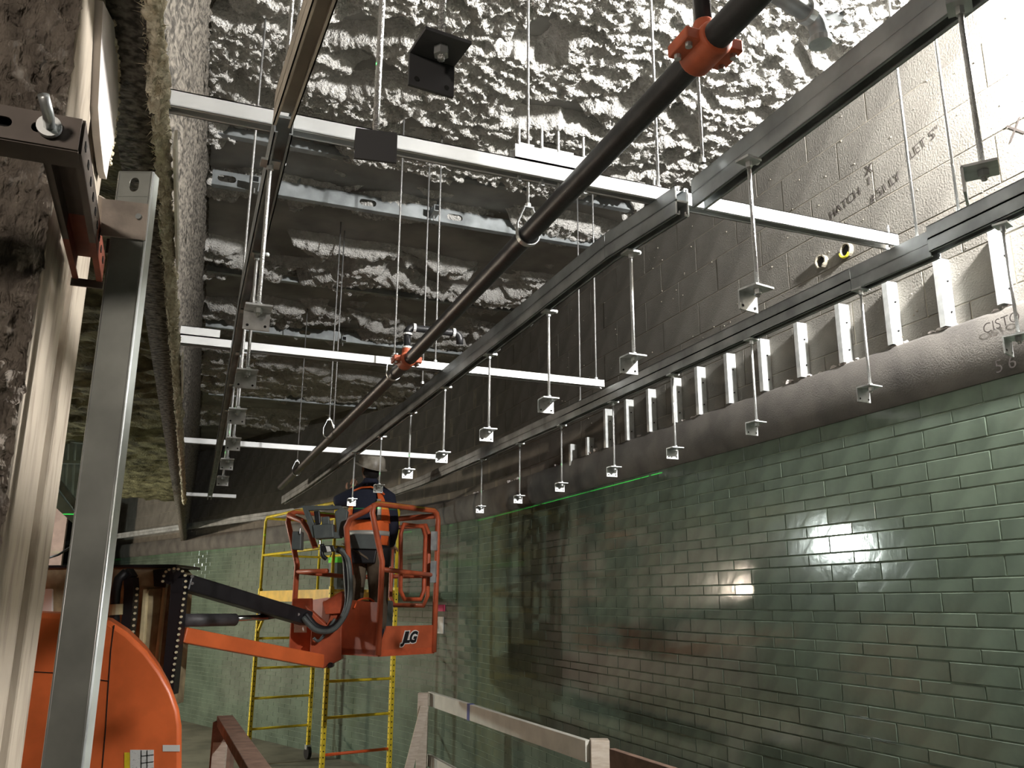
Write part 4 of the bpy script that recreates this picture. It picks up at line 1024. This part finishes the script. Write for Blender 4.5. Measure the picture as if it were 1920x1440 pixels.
# vest: lower wrap and shoulder straps
def wrap(name, rows, m_, a0, a1, n=16):
    mb = MB(); vs = []; fs = []
    for (z, rx, ry, cx, cy) in rows:
        for j in range(n+1):
            g = a0+(a1-a0)*j/n; vs.append(W_(cx+rx*math.cos(g), cy+ry*math.sin(g), z))
    for i in range(len(rows)-1):
        for j in range(n): a = i*(n+1)+j; fs.append((a, a+1, a+n+2, a+n+1))
    o = mb.add(vs, fs).build(name, m_, worker, smooth=True); s = o.modifiers.new('t', 'SOLIDIFY'); s.thickness = .006; return o
wrap('vest', [(zhip-.02, .185, .155, 0, 0), (zhip+.10, .18, .15, 0, .01), (zw+.02, .178, .145, 0, .01), (zs_-.22, .182, .145, 0, .02)], 'hivis', math.radians(-180), math.radians(180), 28)
wrap('vest_panel', [(zs_-.24, .188, .148, .0, .02), (zs_-.13, .186, .148, 0, .02), (zs_-.04, .17, .138, 0, .02), (zs_+.03, .14, .12, 0, .02)], 'hivis', math.radians(-58), math.radians(40), 10)
wrap('vest_panel', [(zs_-.24, .186, .148, .0, .02), (zs_-.14, .188, .150, 0, .02), (zs_-.06, .176, .142, 0, .02)], 'hivis', math.radians(-185), math.radians(-135), 6)
MB().tube([W_(-.13, -.06, zs_+.035), W_(-.06, -.085, zs_+.06), W_(.02, -.09, zs_+.065), W_(.09, -.085, zs_+.045), W_(.14, -.07, zs_+.0)], .009, 6).build('vest_strap', 'hivis', worker, smooth=True)
wrap('reflective_band', [(zs_-.22, .192, .152, .0, .02), (zs_-.12, .190, .152, .0, .02), (zs_-.04, .176, .145, .0, .02)], 'reflect', math.radians(-62), math.radians(-50), 3)
wrap('reflective_band', [(zhip+.06, .187, .157, 0, .005), (zhip+.10, .186, .156, 0, .008)], 'reflect', math.radians(-180), math.radians(180), 28)
wrap('tool_belt', [(zhip-.09, .182, .152, 0, 0), (zhip-.03, .190, .160, 0, 0)], 'black', math.radians(-180), math.radians(180), 28)
MB().box(W_(.17, -.06, zhip-.12), (.09, .07, .16), -YAW).build('tool_pouch', 'black', worker, bevel=.01)
MB().box(W_(.10, -.15, zhip+.03), (.07, .02, .05), -YAW).build('belt_tag', 'tape', worker)

# ------------------------------------------------------------------ yellow rolling scaffold
FL = at(612, 1278, D=8.4/math.cos(PITCH)*1.0)
t_ = 8.4; FL = ray(612, 1278)*t_
az = math.radians(76); su = V((math.sin(az), math.cos(az), 0)); sv = V((-su.y, su.x, 0))
SWd, SLn = .72, 2.08
scf = thing('rolling_scaffold', (FL.x+su.x*.36+sv.x*1.04, FL.y+su.y*.36+sv.y*1.04, ZF), 'yellow rolling scaffold with a guard rail standing behind the lift', 'scaffold')
def sp(a, b, z): return V((FL.x, FL.y, z))+su*a+sv*b
zdeck = at(560, 1112, D=9.6).z; zr0 = FL.z
pst = []
for a in (0, SWd):
    for b in (0, SLn):
        p = MB(); p.obox(sp(a, b, (zdeck+.06+ZF+.14)/2), su*.042, sv*.042, V((0, 0, zdeck+.06-ZF-.14))); po = p.build('post', 'yellow', scf, bevel=.003)
        h = MB(); z = ZF+.2; d = -1
        while z < zdeck: h.tube([sp(a, b-.0213, z), sp(a, b-.0218, z)], .0075, 8); h.tube([sp(a-.0213, b, z), sp(a-.0218, b, z)], .0075, 8); z += .0545
        h.build('pin_hole', 'hole', po)
        cst = MB(); c = sp(a, b, ZF+.075)
        cst.tube([c-su*.02, c+su*.02], .075, 16); cst.build('caster', 'black', scf)
        f = MB(); f.obox(c+V((0, 0, .06)), su*.06, sv*.06, V((0, 0, .05))); f.tube([c+V((0, 0, .05)), c+V((0, 0, .11))], .016, 8); f.build('caster_fork', 'galv', scf)
for b in (0, SLn):
    for k in range(-4, 4):
        z = zr0-.335*k
        if ZF+.25 < z < zdeck-.05:
            MB().tube([sp(.02, b, z), sp(SWd-.02, b, z)], .014, 8).build('rung', 'orange_rung' if (b == 0 and k == 2) else 'yellow', scf, smooth=True)
for a in (0, SWd):
    MB().obox(sp(a, SLn/2, zdeck-.03), su*.03, sv*SLn, V((0, 0, .12))).build('side_beam', 'yellow_deck', scf)
    MB().bar(sp(a, .04, zdeck-.42), sp(a, .38, zdeck-.06), .025, .025).build('brace', 'yellow', scf); MB().bar(sp(a, SLn-.04, zdeck-.42), sp(a, SLn-.38, zdeck-.06), .025, .025).build('brace', 'yellow', scf)
MB().obox(sp(SWd/2, SLn/2, zdeck+.02), su*(SWd-.03), sv*(SLn-.05), V((0, 0, .025))).build('deck', 'yellow_deck', scf)
zg = at(508, 968, D=10.4).z
for a in (0, SWd):
    MB().tube([sp(a, SLn, zdeck), sp(a, SLn, zg-.05), sp(a, SLn-.05, zg), sp(a, .05, zg), sp(a, 0, zg-.05), sp(a, 0, zdeck)], .017, 8).build('guard_rail', 'yellow', scf, smooth=True)
    MB().tube([sp(a, SLn-.02, (zg+zdeck)/2), sp(a, .02, (zg+zdeck)/2)], .014, 8).build('guard_mid_rail', 'yellow', scf, smooth=True)
for b in (0, SLn):
    MB().tube([sp(.02, b, zg-.01), sp(SWd-.02, b, zg-.01)], .015, 8).build('guard_end_rail', 'yellow', scf, smooth=True); MB().tube([sp(.02, b, (zg+zdeck)/2), sp(SWd-.02, b, (zg+zdeck)/2)], .013, 8).build('guard_end_rail', 'yellow', scf, smooth=True)
bk = thing('tool_bucket', sp(.5, .9, zdeck+.033), 'dark tool bucket with a lime green tag on the scaffold deck', 'bucket')
b = sp(.5, .9, zdeck+.033); MB().tube([b, b+V((0, 0, .30))], [.12, .15], 18).build('body', 'grey_plastic', bk, smooth=False)
MB().tube([b+V((0, 0, .30)), b+V((0, 0, .36))], [.152, .152], 18).build('green_band', 'green_tag', bk)
MB().tube(arc(b+V((0, 0, .33)), .15, 0, math.pi, 10, su, (0, 0, 1)), .006, 6).build('handle', 'black', bk)

# ------------------------------------------------------------------ timber barricades
ZG = -.75
P1, P2 = at(806, 1297, z=ZG), at(1103, 1389, z=ZG)
d12 = (P2-P1).normalized()
bar_ = thing('timber_barricade', (P2.x, P2.y, ZF), 'pale timber barricade with a rail marked by blue tape', 'barricade')
MB().bar(P1+V((0, 0, -.055)), P2+V((0, 0, -.055)), .038, .115).build('top_rail', 'wood_white', bar_, bevel=.003)
p1c = at(794, 1299, z=ZG); MB().obox(V((p1c.x, p1c.y, (ZG+ZF)/2)), rh*.088, fh*.088, V((0, 0, ZG-ZF))).build('post', 'wood', bar_, bevel=.004)
a, b = V((p1c.x, p1c.y, ZG-.1))+rh*.02-fh*.06, V((p1c.x, p1c.y, ZF+.1))-rh*.18-fh*.1
MB().bar(a, b, .04, .07).build('brace', 'wood', bar_)
p2c = at(1124, 1386, z=ZG+.01); MB().obox(V((p2c.x, p2c.y, (ZG+.01+ZF)/2)), rh*.105, fh*.09, V((0, 0, ZG+.01-ZF))).build('post', 'wood', bar_, bevel=.004)
P3 = at(1148, 1404, z=ZG); P4 = at(1330, 1462, z=ZG)
MB().bar(P3+V((0, 0, -.055)), P4+V((0, 0, -.055)), .038, .115).build('top_rail', 'wood_dark', bar_, bevel=.003)
MB().bar(P1+V((0, 0, -.55)), P2+V((0, 0, -.55)), .038, .09).build('mid_rail', 'wood_white', bar_, bevel=.003)
pt = P1.lerp(P2, .35); sN = d12.cross(V((0, 0, 1))).normalized()
tp = MB(); tp.obox(pt+V((0, 0, -.055)), d12*.055, sN*.042, V((0, 0, .119))); tp.build('blue_tape', 'tape', bar_)
q1, q2 = at(422, 1352, z=ZG), at(478, 1440, z=ZG)
b2 = thing('timber_barricade', (q1.x, q1.y, ZF), 'brown timber post and rail corner at the bottom left', 'barricade')
MB().obox(V((q1.x, q1.y, (ZG+ZF)/2)), rh*.13, fh*.09, V((0, 0, ZG-ZF))).build('post', 'wood_dark', b2, bevel=.004)
dd = (q2-q1).normalized(); MB().bar(q1-dd*.04+V((0, 0, .0)), q2+dd*.5+V((0, 0, .0)), .10, .06).build('top_rail', 'wood_dark', b2, bevel=.004)
MB().obox(V((q1.x, q1.y, (ZG-.12+ZF)/2))-fh*.06, rh*.085, fh*.03, V((0, 0, ZG-.12-ZF))).build('post_board', 'wood', b2)

# ------------------------------------------------------------------ far left: framed partition and plaster wall behind the bay
DP = 8.2
fr = thing('framed_partition', at(140, 990, D=DP), 'pale blue-grey slatted partition with a sloping stringer beyond the column', 'partition')
slab('header', [(102, 810), (170, 822), (170, 834), (100, 824)], DP, .1, 'bluegrey', fr, 0)
for k in range(7):
    u = 86+k*13.5; slab('slat', [(u+4, 826), (u+12, 826), (u+4, 952), (u-4, 952)], DP+.05, .06, 'bluegrey', fr, 0)
slab('cross_bar', [(100, 862), (172, 864), (172, 870), (100, 868)], DP-.02, .05, 'bluegrey', fr, 0)
slab('stringer', [(96, 898), (104, 892), (176, 985), (176, 1003)], DP-.06, .06, 'galv_dull', fr, 0)
slab('stringer_plate', [(90, 912), (96, 905), (172, 1005), (160, 1003), (92, 940)], DP-.08, .05, 'bluegrey', fr, 0)
wl = MB(); wl.box((-5.5, 16.5, -.1), (7.5, .2, 3.4), .0); tag(wl.build('wall_left', 'pinkwall'), 'dull pinkish plaster wall closing the left bay', kind='structure')
m = MB(); m.tube([at(85, 1048, D=9), at(110, 1040, D=9), at(135, 1024, D=9), at(165, 1012, D=9)], .012, 6); tag(m.build('sagging_cable', 'black', None, smooth=True), 'thin dark cable sagging across the far wall at the left', 'cable')
# paint-marked tags stuck to the green wall by the basket
q = PP(8.55, .006, .0)
for (u, v, w, h, mm, lab) in ((827, 1140, 10, 12, 'pink', 'pink tag stuck to the green wall right of the basket'), (826, 1172, 10, 30, 'label_plain', 'pale paper strip on the green wall under the pink tag')):
    s = 8.45; best = min((abs(pix(PP(8+.02*k, .006, 0))[0]-u), 8+.02*k) for k in range(120))[1]
    c = PP(best, .006, 0); rr = ray(u, v); zz = rr.z*(c.dot(fh)/rr.dot(fh)); a = path(best)[2]; W2 = pix(c)[2]
    m = MB(); m.box((c.x, c.y, zz), (.006, w*W2/F*3.2, h*W2/F), a); tag(m.build('wall_tag', mm), lab, 'tag')

# ------------------------------------------------------------------ lamps
def lamp(name, c, r, m_, label, cord_top=None, cage=True, bowl=False, shade=False):
    c = V(c); t = thing(name, c-V((0, 0, .1)), label, 'work lamp', 'temporary work lamps')
    MB().sphere(c, r, 20, 12, (1, 1, 1.25)).build('bulb', m_, t, smooth=True)
    MB().tube([c+V((0, 0, r*1.15)), c+V((0, 0, r*1.15+.07))], r*.6, 12).build('socket', 'black', t)
    if cage:
        for k in range(6):
            g = math.pi*k/3; pts = [c+V((math.cos(g)*rr, math.sin(g)*rr, zz)) for rr, zz in ((r*.6, r*1.2), (r*1.7, r*.6), (r*1.8, -r*.4), (r*1.0, -r*1.5), (.005, -r*1.8))]
            MB().tube(pts, .002, 5).build('cage_wire', 'galv', t)
    if shade:
        mb = MB(); mb.tube([c+V((0, 0, r*1.15+.05)), c+V((0, 0, r*.9)), c+V((0, 0, r*.2))], [.04, .10, .19], 24, caps=False); mb.tube([c+V((0, 0, r*1.15+.052)), c+V((0, 0, r*1.15+.048))], .042, 16)
        mb.build('shade', 'galv', t, smooth=False)
    if bowl:
        mb = MB(); vs = []; fs = []; n = 24; pr = [(.02, -.115), (.07, -.105), (.105, -.085), (.118, -.07), (.115, -.068), (.10, -.082), (.065, -.10), (.0, -.108)]
        for j in range(n):
            g = 2*math.pi*j/n
            for rr, zz in pr: vs.append(c+V((rr*math.cos(g), rr*math.sin(g), zz)))
        k = len(pr)
        for j in range(n):
            for e in range(k-1): fs.append((j*k+e, j*k+e+1, ((j+1) % n)*k+e+1, ((j+1) % n)*k+e))
        fs.append(tuple(j*k for j in range(n)))
        mb.add(vs, fs).build('reflector_bowl', 'galv', t, smooth=True)
    if cord_top is not None: MB().tube([c+V((0, 0, r*1.15+.06)), V((c.x, c.y, cord_top))], .006, 6).build('cord', 'black', t)
KEY = (2.50, 1.22, 2.00)
lamp('work_lamp', KEY, .055, 'lamp_key', 'bright caged work lamp hanging above the upper right corner of the view', ZC, False)
lamp('work_lamp', (-4.0, 10.595, .911), .10, 'lamp_cool', 'cool white caged work lamp in the left bay', ZL, shade=True)
lamp('work_lamp', (-4.0, 12.769, .237), .085, 'lamp_warm', 'warm caged work lamp low in the left bay', ZL)
lamp('work_lamp', (-.62, -.10, .78), .06, 'lamp_fill', 'warm fill lamp added behind the viewpoint', 1.6, False)  # added fill light to brighten the column and the tan rail

# laser level in the left bay: a slit housing that throws the green line on the wall
LP = V((-1.05, 3.2, .792))
lz = thing('laser_level', LP-V((0, 0, .03)), 'small green line laser level clamped in the left bay', 'laser level')
hs2 = .03; gap = .00005
for sg in (-1, 1): MB().box(LP+V((0, 0, sg*(.012+gap/2))), (.06, .06, .024)).build('slit_plate', 'black', lz)
ld = bpy.data.lights.new('laser_diode', 'POINT'); ld.energy = 2200.0; ld.color = (.04, 1, .12); ld.shadow_soft_size = 0.0
lo = bpy.data.objects.new('laser_diode', ld); COL.objects.link(lo); lo.parent = lz; lo.location = (0, 0, .03)
MB().box(LP+V((.045, -.0186, 0)), (.02, .0628, .02)).build('shutter', 'black', lz)  # added block that ends the laser line before the near wall
MB().tube([LP-V((0, 0, .024)), V((LP.x, LP.y, ZF))], .012, 8).build('pole', 'black', lz)
